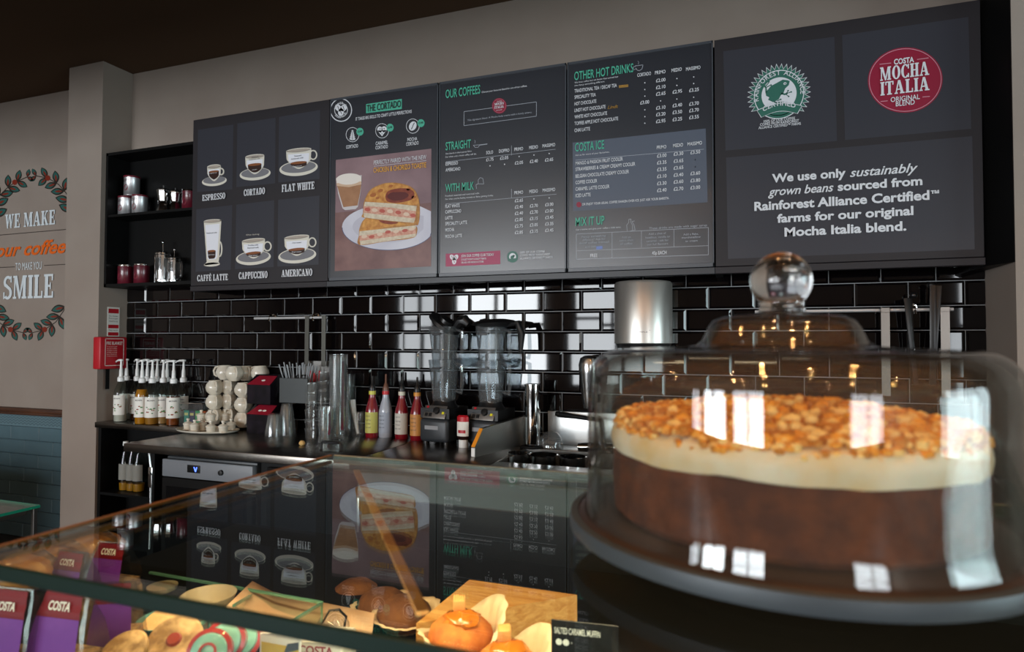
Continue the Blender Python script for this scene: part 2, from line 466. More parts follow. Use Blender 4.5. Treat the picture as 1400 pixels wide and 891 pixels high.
for r_ in range(4):
    z = .812 + r_ * .019
    for i in range(120):
        x = -3.2 + i * .02
        if x + .02 > PX0: break
        u = (z, z + .014) if i % 2 else (z + .014, z)
        b.poly([(x, .0295, u[0]), (x + .02, .0295, u[1]), (x + .02, .0295, u[1] + .006), (x, .0295, u[0] + .006)])
struct(b.build('trim_2'))

slab_obj('unseen_shade_wall', (-6, -1.3, 0, -.9, -1.2, .75), M['wall'])  # unseen low wall, added to darken the pillar foot and the dado
# recessed ceiling lamps of the service area (warm)
for n, (x, y) in enumerate(DOWNLIGHTS):
    t = thing('ceiling_downlight', 'warm recessed ceiling spotlight over the service counter', 'ceiling light', (x, y, CEIL), 'recessed ceiling spotlights')
    sub('trim_ring', t, M['whiteplastic'], lambda q: q.lathe([(.03, -.001), (.03, -.008), (.05, -.006), (.055, -.001)]))
    b = MB().m(mat('warm_lamp_disc', 'ffb46e', .5, emit=DL_POWER)); b.lathe([(0, -.004), (.03, -.004)]); b.build('lamp_disc', t)

# ================================================================== writing and pictures on the boards and the mural
BY = -.2                                    # face of the menu boards
CROP = {'b1': (255, 130, 3.3), 'b2': (440, 100, 3.07), 'b3': (595, 80, 2.919), 'b4': (770, 60, 2.786), 'b5': (970, 0, 2.2837), 'ph': (450, 200, 4.95), 'seal': (1000, 70, 7.423), 'mu': (0, 220, 3.43)}
FACE = {'mu': .045}
INK = {'white': 'd9dade', 'green': '4fae92', 'thin': 'a9adb5', 'panelgrey': '34343b', 'cream': 'd8d2c4', 'greyrim': '77767a', 'foam': 'a89c90', 'mugwhite': 'e4e4ea', 'espresso': '35201a', 'crema': '86502f',
       'dark': '3c3c44', 'board': '2b2b30', 'orange': 'e0a13c', 'photobg': '93777a', 'phototable': '86645f', 'photoshadow': '5c4343', 'plate': 'cfcdd6', 'platerim': '4b5578', 'plateshade': 'bcb9c4', 'crust': 'c08a4a',
       'toast': 'd69c4e', 'toastdark': 'a8602c', 'sauce': '7a2c1c', 'sauce2': '5a1c18', 'crumb': 'd9ccb4', 'filling': 'd6a890', 'chicken': 'dcc0a8', 'chorizo': 'b8584a', 'glassrim': 'c9c2c2', 'latte': 'a87a58',
       'foamwhite': 'e6dcd2', 'foam2': 'cfae92', 'red': '8e1c36', 'red2': 'a03458', 'pink': 'c78a98', 'greenseal': '33685a', 'icepanel': '555b68', 'gold': '9a7434', 'bluetag': '6c7fb8',
       'muralwhite': 'd8e0e4', 'muralline': '3c3431', 'muralorange': 'e2661c', 'leafdark': '2e2823', 'leafteal': '2c5c56', 'leafred': '7e2e20'}
GRAIN = {'toast': (40, 'b06a2c'), 'crust': (40, '9a6230'), 'crumb': (50, 'c2ad92'), 'filling': (70, 'c07c68'), 'sauce': (45, '8e4428'), 'phototable': (9, '6c4c4a'), 'photobg': (5, '7a6064'), 'latte': (20, '9a6c4c'), 'plate': (6, 'bebcc8')}
def ink(c): return mat('print_' + c, INK[c], .42, spec=.35, noise_=(GRAIN[c][0], GRAIN[c][1], .35, .7) if c in GRAIN else None)
def soft(P, n=5):
    # rounded outline through the given points
    out = []; N = len(P)
    for i in range(N):
        a, b, c_, d = P[i - 1], P[i], P[(i + 1) % N], P[(i + 2) % N]
        for k in range(n):
            t_ = k / n; out.append(tuple(.5 * (2 * b[j] + (c_[j] - a[j]) * t_ + (2 * a[j] - 5 * b[j] + 4 * c_[j] - d[j]) * t_ ** 2 + (3 * b[j] - a[j] - 3 * c_[j] + d[j]) * t_ ** 3) for j in (0, 1)))
    return out
cur = None
def begin(): 
    global cur
    cur = MB(); return cur
def fin(name, parent): return cur.build(name, parent, flat=True)
def on_board(c, x, y):
    o = CROP[c]; return at(1, FACE.get(c, BY), o[0] + x / o[2], o[1] + y / o[2])
def p(c, col, pts, layer=1):
    y = FACE.get(c, BY) - .0003 * layer - .0002
    cur.m(ink(col)); P = [on_board(c, *q) for q in pts]
    cur.poly([(a.x, y, a.z) for a in P])
def place_line(c, x, y, x2, h):
    ox, oy, sc = CROP[c]; P = on_board(c, x, y); yy = oy + y / sc
    for _ in range(6):
        Q = at(1, FACE.get(c, BY), ox + x2 / sc, yy); yy = seen((Q.x, Q.y, P.z))[1]
    return P, Q.x - P.x, h / sc * seen(P)[2] / F
def t(c, s, x, y, x2, h, col='white', font='s'):
    P, w, hh = place_line(c, x, y, x2, h)
    yy = FACE.get(c, BY) - .0046
    cur.m(ink(col)); put_text(cur, s, w, hh, lambda u, v: (P.x + u, yy, P.z + v), font)
def arc_text(s, cx, cz, r, mid, h, col='white', inward=False, y=BY - .0046, k=1.):
    cur.m(ink(col)); ws = [text_w(ch, h, 'b', k) if ch != ' ' else h * .35 for ch in s]; gap = h * .12
    tot = sum(ws) + gap * (len(s) - 1); u = -tot / 2
    for ch, w in zip(s, ws):
        a = math.radians(mid) + ((u + w / 2) / r if inward else -(u + w / 2) / r)
        if ch != ' ':
            if inward: ex, ez = Vector((-math.sin(a), math.cos(a))), Vector((-math.cos(a), -math.sin(a)))
            else: ex, ez = Vector((math.sin(a), -math.cos(a))), Vector((math.cos(a), math.sin(a)))
            o = Vector((cx + r * math.cos(a), cz + r * math.sin(a)))
            def fn(x, z, w=w, o=o, ex=ex, ez=ez):
                q = o + ex * (x - w / 2) + ez * z; return (q.x, y, q.y)
            put_text(cur, ch, w, h, fn, 'b')
        u += w + gap
def ell(c, col, cx, cy, rx, ry, rot=0, layer=1, n=36):
    r = math.radians(rot); pts = []
    for i in range(n):
        a = 2 * PI * i / n; u = rx * math.cos(a); v = ry * math.sin(a)
        pts.append((cx + u * math.cos(r) - v * math.sin(r), cy + u * math.sin(r) + v * math.cos(r)))
    p(c, col, pts, layer)
def line(c, col, x0, y0, x1, y1, w, layer=1):
    l = math.hypot(x1 - x0, y1 - y0); nx, ny = -(y1 - y0) / l * w / 2, (x1 - x0) / l * w / 2
    p(c, col, [(x0 + nx, y0 + ny), (x1 + nx, y1 + ny), (x1 - nx, y1 - ny), (x0 - nx, y0 - ny)], layer)
def pl(c, col, pts, w, layer=1):
    for a, b in zip(pts, pts[1:]): line(c, col, *a, *b, w, layer)
def ringl(c, col, cx, cy, rx, ry, w, layer=1, n=36, rot=0):
    r = math.radians(rot); P = []
    for i in range(n + 1):
        a = 2 * PI * i / n; u = rx * math.cos(a); v = ry * math.sin(a)
        P.append((cx + u * math.cos(r) - v * math.sin(r), cy + u * math.sin(r) + v * math.cos(r)))
    pl(c, col, P, w, layer)
def dot(c, x, y): ell(c, 'white', x, y, 2.2, 2.4, 0, 1, 12)

# ------------------------------------------------------------------ boards
BZ0, BZ1 = 1.755, 2.76
def px_to_x(x, y=250): return at(1, BY, x, y).x
EDGE = [px_to_x(262, 280), px_to_x(450, 260), px_to_x(599.5, 240), px_to_x(775, 230), px_to_x(976.5, 210), px_to_x(1344.5, 180)]
M['darkboard'] = mat('matt_dark_board', '252124', .55, spec=.35)
M['poster'] = mat('satin_poster', '2a2b31', .3, spec=.75)
M['snapframe'] = mat('grey_snap_frame', '43464c', .35, spec=.5)
def board(i, label, satin):
    x0, x1 = EDGE[i] + .003, EDGE[i + 1] - .003
    th = thing('menu_board', label, 'menu board', (0, 0, 0))
    b = MB().m(M['poster'] if satin else M['darkboard']); b.box(x0, BY, BZ0, x1, BY + .022, BZ1, .0015, seg=1); b.build('panel', th)
    if satin:
        b = MB().m(M['snapframe']); w = .012
        b.box(x0, BY - .004, BZ0, x1, BY + .002, BZ0 + w + .006, .001, seg=1); b.box(x0, BY - .004, BZ1 - w, x1, BY + .002, BZ1, .001, seg=1)
        b.box(x0, BY - .004, BZ0, x0 + .006, BY + .002, BZ1, .001, seg=1); b.box(x1 - .006, BY - .004, BZ0, x1, BY + .002, BZ1, .001, seg=1)
        b.build('frame', th)
    return th
# --- drinks picture board
c = 'b1'
th = board(0, 'dark board picturing six coffee drinks in grey squares, leftmost of the row', False)
QS = [[(52, 157), (212, 133), (207, 425), (48, 437)], [(230, 128), (402, 102), (400, 398), (225, 415)], [(418, 98), (603, 67), (600, 378), (414, 394)], [(45, 515), (207, 496), (200, 788), (41, 797)], [(225, 494), (396, 474), (393, 775), (219, 785)], [(414, 472), (600, 453), (596, 764), (410, 773)]]
for q in QS:
    begin(); p(c, 'panelgrey', q, 1); fin('grey_panel', th)
for a in [('ESPRESSO', 74, 478, 180, 27), ('CORTADO', 261, 456, 358, 29), ('FLAT WHITE', 432, 438, 580, 33), ('CAFFÈ LATTE', 51, 840, 191, 28), ('CAPPUCCINO', 238, 830, 370, 30), ('AMERICANO', 431, 820, 571, 31)]:
    begin(); t(c, *a, 'white', 'slab'); fin('caption', th)
def cup_print(cx, top, bot, tw, bw, sx, sy, srx, sry, fill, hx, hy, hr, words):
    begin(); rot = -6
    ell(c, 'cream', sx, sy + 4, srx, sry, rot, 2); ell(c, 'greyrim', sx, sy - 1, srx * .9, sry * .74, rot, 3)
    if hr: ringl(c, 'cream', hx, hy, hr * .8, hr, 6, 4, 24)
    def bowl(x, wt, wb, y0, y1, tilt):
        P = [(x - wt / 2, y0 + tilt)]
        for i in range(15):
            a = i / 14 * PI; s_ = 1 - math.sin(a); P.append((x - (wb / 2 + (wt - wb) / 2 * s_ * .9) * math.cos(a), y1 - (y1 - y0) * .5 * s_))
        return P + [(x + wt / 2, y0 - tilt)]
    p(c, 'cream', bowl(cx, tw, bw, top, bot, 4), 5)
    ell(c, 'cream', cx, top, tw / 2, 9, rot, 5); ell(c, 'foam', cx, top + 1, tw / 2 - 4, 6.5, rot, 6)
    h = bot - top; k = .84
    p(c, 'mugwhite', bowl(cx, tw * k, bw * k, top + h * .2, bot - 6, 3), 7)
    yt = top + h * fill; fw = (bw + (tw - bw) * (1 - fill) ** .5) * k * .96
    p(c, 'espresso', bowl(cx, fw, bw * k * .9, yt, bot - 7, 2), 8); ell(c, 'crema', cx, yt + 1, fw / 2, max(3.5, h * .07), rot, 9)
    for w in words: t(c, w[0], w[1], w[2], w[3], w[4], w[5], 's')
    fin('cup_picture', th)
cup_print(125, 322, 388, 62, 34, 126, 384, 56, 22, .33, 157, 345, 14, [('espresso', 106, 356, 139, 5, 'white')])
cup_print(309, 276, 357, 86, 52, 310, 352, 70, 28, .45, 0, 0, 0, [('cortado', 298, 340, 320, 5, 'white'), ('Steamed', 296, 283, 326, 5, 'dark'), ('textured milk', 284, 295, 334, 5, 'dark')])
cup_print(507, 248, 333, 114, 62, 506, 326, 87, 34, .66, 572, 270, 20, [('Steamed', 488, 279, 520, 6, 'dark'), ('textured milk', 474, 292, 530, 6, 'dark'), ('Espresso', 482, 326, 522, 6, 'white')])
begin()
p(c, 'cream', [(79, 570), (158, 563), (148, 738), (146, 752), (151, 760), (80, 768), (87, 758), (92, 752)], 5); ell(c, 'cream', 118, 568, 40, 8, -4, 5); ell(c, 'foam', 118, 569, 35, 6, -4, 6)
p(c, 'mugwhite', [(86, 586), (151, 580), (140, 730), (134, 740), (102, 742), (96, 734)], 7); p(c, 'espresso', [(97, 704), (133, 701), (132, 728), (127, 737), (104, 739), (99, 731)], 8); ell(c, 'crema', 115, 703, 18, 4.5, -4, 9)
ringl(c, 'cream', 149, 694, 11, 34, 6, 4, 24); ell(c, 'cream', 115, 764, 36, 9, -3, 5)
t(c, 'Steamed milk', 93, 626, 140, 6, 'dark'); t(c, 'espresso', 98, 723, 130, 5, 'white')
fin('cup_picture', th)
cup_print(303, 655, 737, 104, 58, 302, 730, 79, 32, .68, 366, 682, 20, [('Frothy milk', 280, 681, 326, 6, 'dark'), ('Steamed milk', 277, 693, 328, 6, 'dark'), ('Espresso', 284, 727, 322, 6, 'white'), ('Choc dusting', 272, 634, 330, 6, 'cream')])
cup_print(498, 640, 725, 112, 62, 500, 720, 86, 34, .64, 568, 664, 20, [('Hot water', 480, 670, 520, 6, 'dark'), ('Espresso', 478, 711, 520, 6, 'white')])
# --- toastie poster
c = 'b2'
th = board(1, 'grey poster board with a toasted sandwich and coffee picture', True)
begin()
ell(c, 'white', 81, 155, 46, 49, 0, 1); ell(c, 'board', 81, 155, 42.5, 45, 0, 2); ringl(c, 'white', 81, 155, 27, 29, 2.5, 3)
for (bx, by, rt) in [(70, 146, -40), (92, 146, 40), (81, 164, 10)]:
    ell(c, 'white', bx, by, 12, 16, rt, 4); line(c, 'board', bx - 3, by - 8, bx + 3, by + 8, 2.5, 5)
P0 = on_board(c, 81, 155)
arc_text('NEVER A', P0.x, P0.z, .031, 95, .013); arc_text('DULL CUP', P0.x, P0.z, .045, 272, .013, inward=True)
fin('round_badge', th)
begin(); p(c, 'green', [(186, 130), (336, 108), (336, 150), (186, 168)], 1); t(c, 'THE CORTADO', 190, 163, 333, 28, 'board', 'b'); fin('green_heading', th)
begin(); t(c, 'IT TAKES BIG SKILLS TO CRAFT LITTLE PERFECTIONS', 144, 200, 379, 13, 'white', 'b')
for a in [('CORTADO', 104, 318, 154), ('CARAMEL', 228, 303, 279), ('CORTADO', 227, 321, 279), ('MOCHA', 361, 287, 402), ('CORTADO', 356, 306, 408)]: t(c, a[0], a[1], a[2], a[3], 14, 'white', 'b')
fin('lettering', th)
for (x, y, k) in [(129, 258, 0), (253, 242, 1), (382, 222, 2)]:
    begin(); ell(c, 'white', x, y, 28, 31, 0, 1); ell(c, 'board', x, y, 26, 29, 0, 2)
    if k == 0:
        for j in range(5): ell(c, 'white', x, y - 14 + j * 8, 4 + j * 2.2, 5, 0, 3)
        line(c, 'board', x, y - 16, x, y + 22, 1.5, 4); line(c, 'white', x, y + 18, x, y + 25, 2, 3)
    if k == 1:
        ell(c, 'white', x - 9, y - 6, 11, 12, 0, 3); ell(c, 'white', x + 9, y - 7, 11, 12, 0, 3); p(c, 'white', [(x - 19, y - 1), (x + 19, y - 3), (x, y + 23)], 3)
        for dx, dy in [(-8, -8), (0, -2), (9, -9), (-5, 6), (6, 5), (0, 13)]: ell(c, 'board', x + dx, y + dy, 2, 2.3, 0, 4, 10)
    if k == 2: ell(c, 'white', x, y, 15, 20, 25, 3); pl(c, 'board', [(x - 6, y + 14), (x - 1, y + 4), (x + 2, y - 4), (x + 7, y - 14)], 3, 4)
    gx, gy = [(161, 246), (287, 229), (417, 210)][k]
    ell(c, 'green', gx, gy, 15, 16.5, 0, 5); t(c, '£2.40', gx - 9, gy + 4, gx + 9, 8, 'board', 'b')
    fin('drink_icon', th)
c = 'ph'
begin()
cos, sin, rad = math.cos, math.sin, math.radians
p(c, 'photobg', [(46, 92), (692, 16), (690, 812), (38, 844)], 1); p(c, 'phototable', [(42, 450), (691, 380), (690, 812), (38, 844)], 2)
p(c, 'plate', [(690, 440), (690, 585)] + [(400 + 312 * cos(rad(a)), 548 + 152 * sin(rad(a))) for a in range(22, 300, 8)] + [(600, 398)], 4)
pl(c, 'platerim', [(690, 588)] + [(400 + 310 * cos(rad(a)), 550 + 152 * sin(rad(a))) for a in range(24, 184, 6)], 4, 5)
p(c, 'plateshade', [(640, 470), (640, 560)] + [(395 + 235 * cos(rad(a)), 545 + 105 * sin(rad(a))) for a in range(20, 300, 10)], 5)
p(c, 'crust', soft([(203, 600), (208, 550), (245, 488), (330, 472), (470, 505), (586, 535), (594, 590), (560, 622), (380, 645), (206, 668)]), 6)
p(c, 'toast', soft([(222, 552), (250, 490), (340, 484), (450, 510), (520, 528), (400, 545), (300, 568), (215, 586)]), 7); p(c, 'sauce', soft([(330, 488), (400, 494), (470, 515), (420, 528), (360, 518)]), 8)
p(c, 'crumb', [(208, 575), (590, 535), (588, 560), (205, 606)], 8); p(c, 'filling', [(206, 606), (588, 556), (590, 590), (208, 640)], 9); p(c, 'crumb', [(208, 640), (590, 590), (588, 612), (215, 668)], 8)
for i, (x, y) in enumerate([(240, 610), (290, 612), (345, 595), (400, 580), (455, 576), (515, 570), (560, 560)]): ell(c, 'chorizo' if i % 2 else 'chicken', x, y, 20, 11, -10, 10, 14)
p(c, 'crust', soft([(231, 450), (240, 370), (278, 298), (340, 262), (410, 246), (500, 254), (570, 285), (606, 350), (616, 440), (606, 525), (575, 532), (420, 508), (236, 484)]), 9)
p(c, 'toast', soft([(250, 370), (285, 300), (345, 268), (410, 252), (500, 261), (565, 290), (594, 345), (596, 395), (440, 388), (330, 380)]), 10)
for x, y, r in [(300, 330, 22), (350, 300, 18), (420, 270, 16), (540, 290, 15), (575, 345, 16), (330, 350, 14)]: ell(c, 'toastdark', x, y, r, r * .6, -15, 11, 14)
p(c, 'sauce', soft([(383, 340), (400, 305), (450, 288), (510, 284), (560, 296), (580, 325), (560, 360), (500, 378), (440, 384), (395, 372)]), 11); p(c, 'sauce2', soft([(395, 345), (420, 315), (470, 310), (520, 312), (540, 335), (500, 362), (440, 368)]), 12)
p(c, 'crumb', [(245, 376), (440, 388), (595, 405), (590, 440), (420, 415), (238, 405)], 11); p(c, 'filling', [(236, 405), (420, 415), (590, 440), (585, 490), (420, 470), (234, 450)], 11)
for i, (x, y) in enumerate([(262, 428), (310, 432), (362, 438), (415, 440), (470, 448), (525, 460), (570, 468)]): ell(c, 'chicken' if i % 2 else 'chorizo', x, y, 20, 13, 8, 12, 14)
p(c, 'crumb', [(234, 450), (420, 470), (585, 490), (575, 518), (420, 505), (240, 482)], 11)
p(c, 'glassrim', [(48, 215), (222, 195), (216, 300), (196, 410), (180, 425), (110, 432), (92, 420), (62, 320)], 6); p(c, 'latte', [(54, 262), (220, 245), (212, 310), (194, 400), (98, 412), (70, 320)], 7)
p(c, 'foamwhite', [(50, 225), (221, 205), (220, 258), (135, 276), (54, 268)], 8); p(c, 'foam2', [(52, 250), (220, 238), (219, 258), (135, 277), (55, 268)], 9); ell(c, 'foamwhite', 135, 222, 86, 38, -4, 10)
t(c, 'PERFECTLY PAIRED WITH THE NEW', 305, 126, 660, 28, 'white', 's'); line(c, 'white', 305, 136, 660, 97, 2, 10); t(c, 'CHICKEN & CHORIZO TOASTIE', 303, 180, 660, 33, 'orange', 'b')
fin('food_picture', th)
# --- coffees price board
c = 'b3'
th = board(2, 'grey price board headed OUR COFFEES, right of the toasted sandwich poster', True)
begin()
t(c, 'OUR COFFEES', 43, 160, 181, 34, 'green', 'b'); t(c, 'STRAIGHT', 43, 367, 144, 32, 'green', 'b'); t(c, 'WITH MILK', 42, 533, 156, 31, 'green', 'b')
fin('green_headings', th)
begin()
pl(c, 'thin', [(115, 212), (404, 173), (404, 230), (115, 268), (115, 212)], 1.6); ell(c, 'red', 256, 189, 29, 31, 0, 3); ringl(c, 'pink', 256, 189, 25.5, 27.5, .8, 4)
t(c, 'MOCHA', 238, 189, 276, 10, 'white', 'slab'); t(c, 'ITALIA', 238, 202, 275, 10, 'white', 'slab'); t(c, 'COSTA', 247, 175, 267, 4, 'white', 'b'); t(c, 'ORIGINAL BLEND', 244, 210, 269, 3, 'white', 'b')
t(c, 'This signature blend. A Mocha Italia crema with a lovely aroma.', 130, 251, 387, 7, 'thin'); fin('round_emblem', th)
begin()
t(c, 'Choose your favourite blend for one of our coffees.', 187, 139, 368, 7); t(c, 'Our blends in their purest form.', 43, 384, 148, 6); t(c, 'For when only a black coffee will do.', 43, 397, 166, 6)
for a in [('SOLO', 205, 383, 232), ('DOPPIO', 256, 377, 297), ('PRIMO', 317, 370, 352), ('MEDIO', 376, 363, 411), ('MASSIMO', 429, 356, 480), ('PRIMO', 317, 543, 352), ('MEDIO', 377, 538, 411), ('MASSIMO', 430, 533, 480), ('ESPRESSO', 43, 428, 92), ('AMERICANO', 43, 452, 102)]: t(c, *a, 13, 'white', 'b')
for s, x, y, x2 in [('£1.75', 205, 411, 234), ('£2.05', 260, 405, 293), ('£2.05', 319, 424, 352), ('£2.40', 379, 418, 411), ('£2.65', 439, 412, 472)]: t(c, s, x, y, x2, 12.5, 'white', 'b')
for q in [(335, 391), (394, 385), (455, 379), (219, 428), (277, 422), (394, 560), (455, 556)]: dot(c, *q)
fin('straight_prices', th); begin()
t(c, 'Frothed, steamed and textured milk.', 42, 552, 178, 6); t(c, "For when you're feeling smooth or fancy getting frothy.", 42, 565, 234, 6)
for s, y, x2 in [('FLAT WHITE', 597, 99), ('CAPPUCCINO', 619, 105), ('LATTE', 643, 71), ('SPECIALITY LATTE', 666, 129), ('MOCHA', 691, 78), ('MOCHA LATTE', 717, 109)]: t(c, s, 42, y, x2, 13, 'white', 'b')
for i, s in enumerate(['£2.65', '£2.40', '£2.40', '£2.85', '£2.75', '£2.85']): t(c, s, 319, 574 + 25.4 * i, 352, 12.5, 'white', 'b')
for i, s in enumerate(['£2.70', '£2.70', '£3.15', '£3.05', '£3.15']): t(c, s, 379, 594.9 + 25.4 * i, 411, 12.5, 'white', 'b')
for i, s in enumerate(['£3.00', '£3.00', '£3.45', '£3.35', '£3.45']): t(c, s, 440, 590 + 25.6 * i, 473, 12.5, 'white', 'b')
fin('with_milk_prices', th)
begin()
pl(c, 'thin', [(152, 346), (160, 355), (172, 354), (178, 344), (152, 346)], 1.5); line(c, 'thin', 178, 345, 208, 341, 3); pl(c, 'thin', [(158, 338), (160, 330), (157, 325)], 1.2)
line(c, 'thin', 304.5, 347, 304.5, 386, 1.4); line(c, 'thin', 43, 412, 480, 362, 1.4); line(c, 'thin', 304.5, 520, 304.5, 557, 1.4); line(c, 'thin', 42, 580, 484, 541, 1.4)
pl(c, 'thin', [(165, 520), (163, 503), (172, 500), (172, 484), (180, 475), (190, 478), (194, 500), (172, 500)], 1.5)
fin('rules_and_icons', th)
begin()
p(c, 'red2', [(42, 779), (260, 766), (260, 820), (42, 830)], 1); t(c, 'JOIN OUR COFFEE CLUB TODAY', 105, 793, 236, 10, 'white', 'b'); t(c, 'COLLECT POINTS & ENJOY TREATS', 105, 806, 205, 7, 'white', 'b'); t(c, 'OR ASK FOR MORE IN STORE', 105, 818, 195, 7, 'white', 'b')
for (bx, by, rt) in [(68, 793, -35), (83, 793, 35), (76, 809, 5)]: ell(c, 'white', bx, by, 8.5, 12, rt, 2); line(c, 'red2', bx - 2, by - 6, bx + 2, by + 6, 2, 3)
fin('red_banner', th)
begin()
ell(c, 'greenseal', 309, 791, 22, 23, 0, 1); ell(c, 'white', 309, 791, 14, 15, 0, 2); ell(c, 'greenseal', 308, 792, 8, 6, -30, 3); ell(c, 'greenseal', 314, 787, 4, 4, 0, 3); p(c, 'greenseal', [(290, 799), (328, 796), (328, 806), (290, 809)], 3)
for s, y, x2 in [('100% OF OUR COFFEE', 778, 439), ('COMES FROM RAINFOREST', 790, 460), ('ALLIANCE CERTIFIED™ FARMS', 802, 470)]: t(c, s, 340, y, x2, 7.5, 'white', 'b')
fin('green_seal', th)
# --- other drinks price board
c = 'b4'
th = board(3, 'grey price board headed OTHER HOT DRINKS with a paler lower box', True)
begin(); p(c, 'icepanel', [(36, 376), (543, 322), (550, 603), (38, 637)], 1); fin('pale_panel', th)
begin(); t(c, 'OTHER HOT DRINKS', 43, 140, 268, 32, 'green', 'b'); t(c, 'COSTA ICE', 46, 411, 157, 32, 'green', 'b'); t(c, 'MIX IT UP', 48, 694, 158, 32, 'green', 'b'); fin('green_headings', th)
begin()
t(c, 'We love coffee but we know that sometimes', 44, 152, 210, 6); t(c, 'you fancy something different.', 44, 163, 160, 6)
for a in [('CORTADO', 283, 127, 335), ('PRIMO', 350, 118, 390), ('MEDIO', 413, 109, 452), ('MASSIMO', 468, 104, 523), ('PRIMO', 357, 402, 393), ('MEDIO', 419, 395, 457), ('MASSIMO', 474, 389, 529)]: t(c, *a, 13, 'white', 'b')
for s, y, x2 in [('TRADITIONAL TEA / DECAF TEA', 187, 205), ('SPECIALITY TEA', 211, 125), ('HOT CHOCOLATE', 236, 127), ('LINDT HOT CHOCOLATE', 261, 162), ('WHITE HOT CHOCOLATE', 286, 168), ('TOFFEE APPLE HOT CHOCOLATE', 311, 210), ('CHAI LATTE', 337, 103)]: t(c, s, 44, y, x2, 13, 'white', 'b')
COLS = [(354, 36, 371, [('£2.00', 148), ('£2.10', 174), ('£2.65', 199), (None, 217), ('£3.10', 252), ('£3.20', 277), ('£2.95', 303)]),
        (294, 34, 311, [(None, 148), (None, 174), (None, 199), ('£3.00', 232), (None, 251), (None, 277), (None, 302)]),
        (417, 36, 433, [(None, 132), (None, 158), ('£2.95', 191), (None, 210), ('£3.40', 243), ('£3.50', 269), ('£3.25', 296)]),
        (480, 37, 497, [(None, 126), (None, 151), ('£3.25', 185), (None, 203), ('£3.70', 237), ('£3.70', 262), ('£3.55', 288)]),
        (358, 36, 371, [('£3.00', 434), ('£3.35', 460), ('£3.35', 486), ('£3.10', 512), ('£3.30', 539), ('£2.40', 565)]),
        (421, 37, 433, [('£3.30', 427), ('£3.65', 454), ('£3.65', 480), ('£3.40', 507), ('£3.60', 533), ('£2.70', 560)]),
        (485, 37, 503, [('£3.50', 421), (None, 441), (None, 468), ('£3.60', 501), ('£3.80', 528), ('£3.00', 555)])]
for x, w, dx, rows in COLS:
    for s, y in rows: dot(c, dx, y) if s is None else t(c, s, x, y, x + w, 13, 'white', 'b')
fin('hot_drink_prices', th); begin()
t(c, 'Ask us for more of your favourites.', 47, 428, 177, 6)
for s, y, x2 in [('MANGO & PASSION FRUIT COOLER', 462, 228), ('STRAWBERRIES & CREAM CREAMY COOLER', 485, 275), ('BELGIAN CHOCOLATE CREAMY COOLER', 511, 251), ('COFFEE COOLER', 535, 130), ('CARAMEL LATTE COOLER', 560, 177), ('ICED LATTE', 585, 105)]: t(c, s, 48, y, x2, 13, 'white', 'b')
ell(c, 'red', 60, 612, 9.5, 10.5, 0, 3); t(c, 'OR ENJOY YOUR USUAL COFFEE SHAKEN OVER ICE. JUST ASK YOUR BARISTA.', 73, 616, 404, 8.5, 'white', 'b')
t(c, 'Get creative and give your coffee a little twist.', 49, 711, 222, 6); t(c, 'FREE', 104, 813, 131, 13, 'white', 'b'); t(c, '45p EACH', 339, 803, 394, 13, 'white', 'b')
fin('iced_drink_list', th)
begin()
pl(c, 'thin', [(274, 84), (304, 80), (300, 96), (290, 102), (281, 100), (274, 84)], 1.6); ringl(c, 'thin', 272, 92, 5, 6, 1.5); pl(c, 'thin', [(286, 78), (288, 70), (284, 65)], 1.2)
p(c, 'gold', [(212, 158), (248, 154), (248, 164), (212, 168)], 1); t(c, 'Lindt', 170, 249, 210, 12, 'gold', 'i'); line(c, 'thin', 47, 443, 536, 401, 1.4, 2)
pl(c, 'thin', [(244, 714), (242, 690), (250, 680), (250, 668), (258, 667), (258, 680), (264, 690), (264, 712), (244, 714)], 1.5); pl(c, 'thin', [(256, 712), (274, 709), (270, 690), (262, 676), (272, 674)], 1.5)
t(c, 'These drinks are made with sugar syrup', 328, 707, 548, 8, 'thin')
pl(c, 'thin', [(50, 724), (553, 699), (553, 803), (50, 820), (50, 724)], 1.6); line(c, 'thin', 50, 788, 553, 768, 1.4)
for x, y0, y1 in [(186, 717, 815), (298, 711, 779), (422, 705, 774)]: line(c, 'thin', x, y0, x, y1, 1.4)
for s, x, y, x2 in [('Fancy something', 72, 739, 163), ('different? Ask for', 74, 751, 162), ('decaf coffee instead', 62, 763, 175), ('at no extra', 85, 777, 125), ('Add an', 224, 741, 258), ('extra shot', 214, 753, 268), ('of coffee', 218, 766, 264), ('Add a shot of', 326, 728, 392), ('hazelnut, vanilla or', 314, 742, 408), ('caramel - ask for', 318, 755, 402), ('our full flavours', 320, 768, 400), ('Add a flake,', 458, 730, 516), ('marshmallow', 452, 742, 524), ('or cream', 466, 755, 512)]: t(c, s, x, y, x2, 7.5, 'thin')
p(c, 'bluetag', [(126, 771), (150, 769), (150, 781), (126, 783)], 2)
fin('rules_and_icons', th)
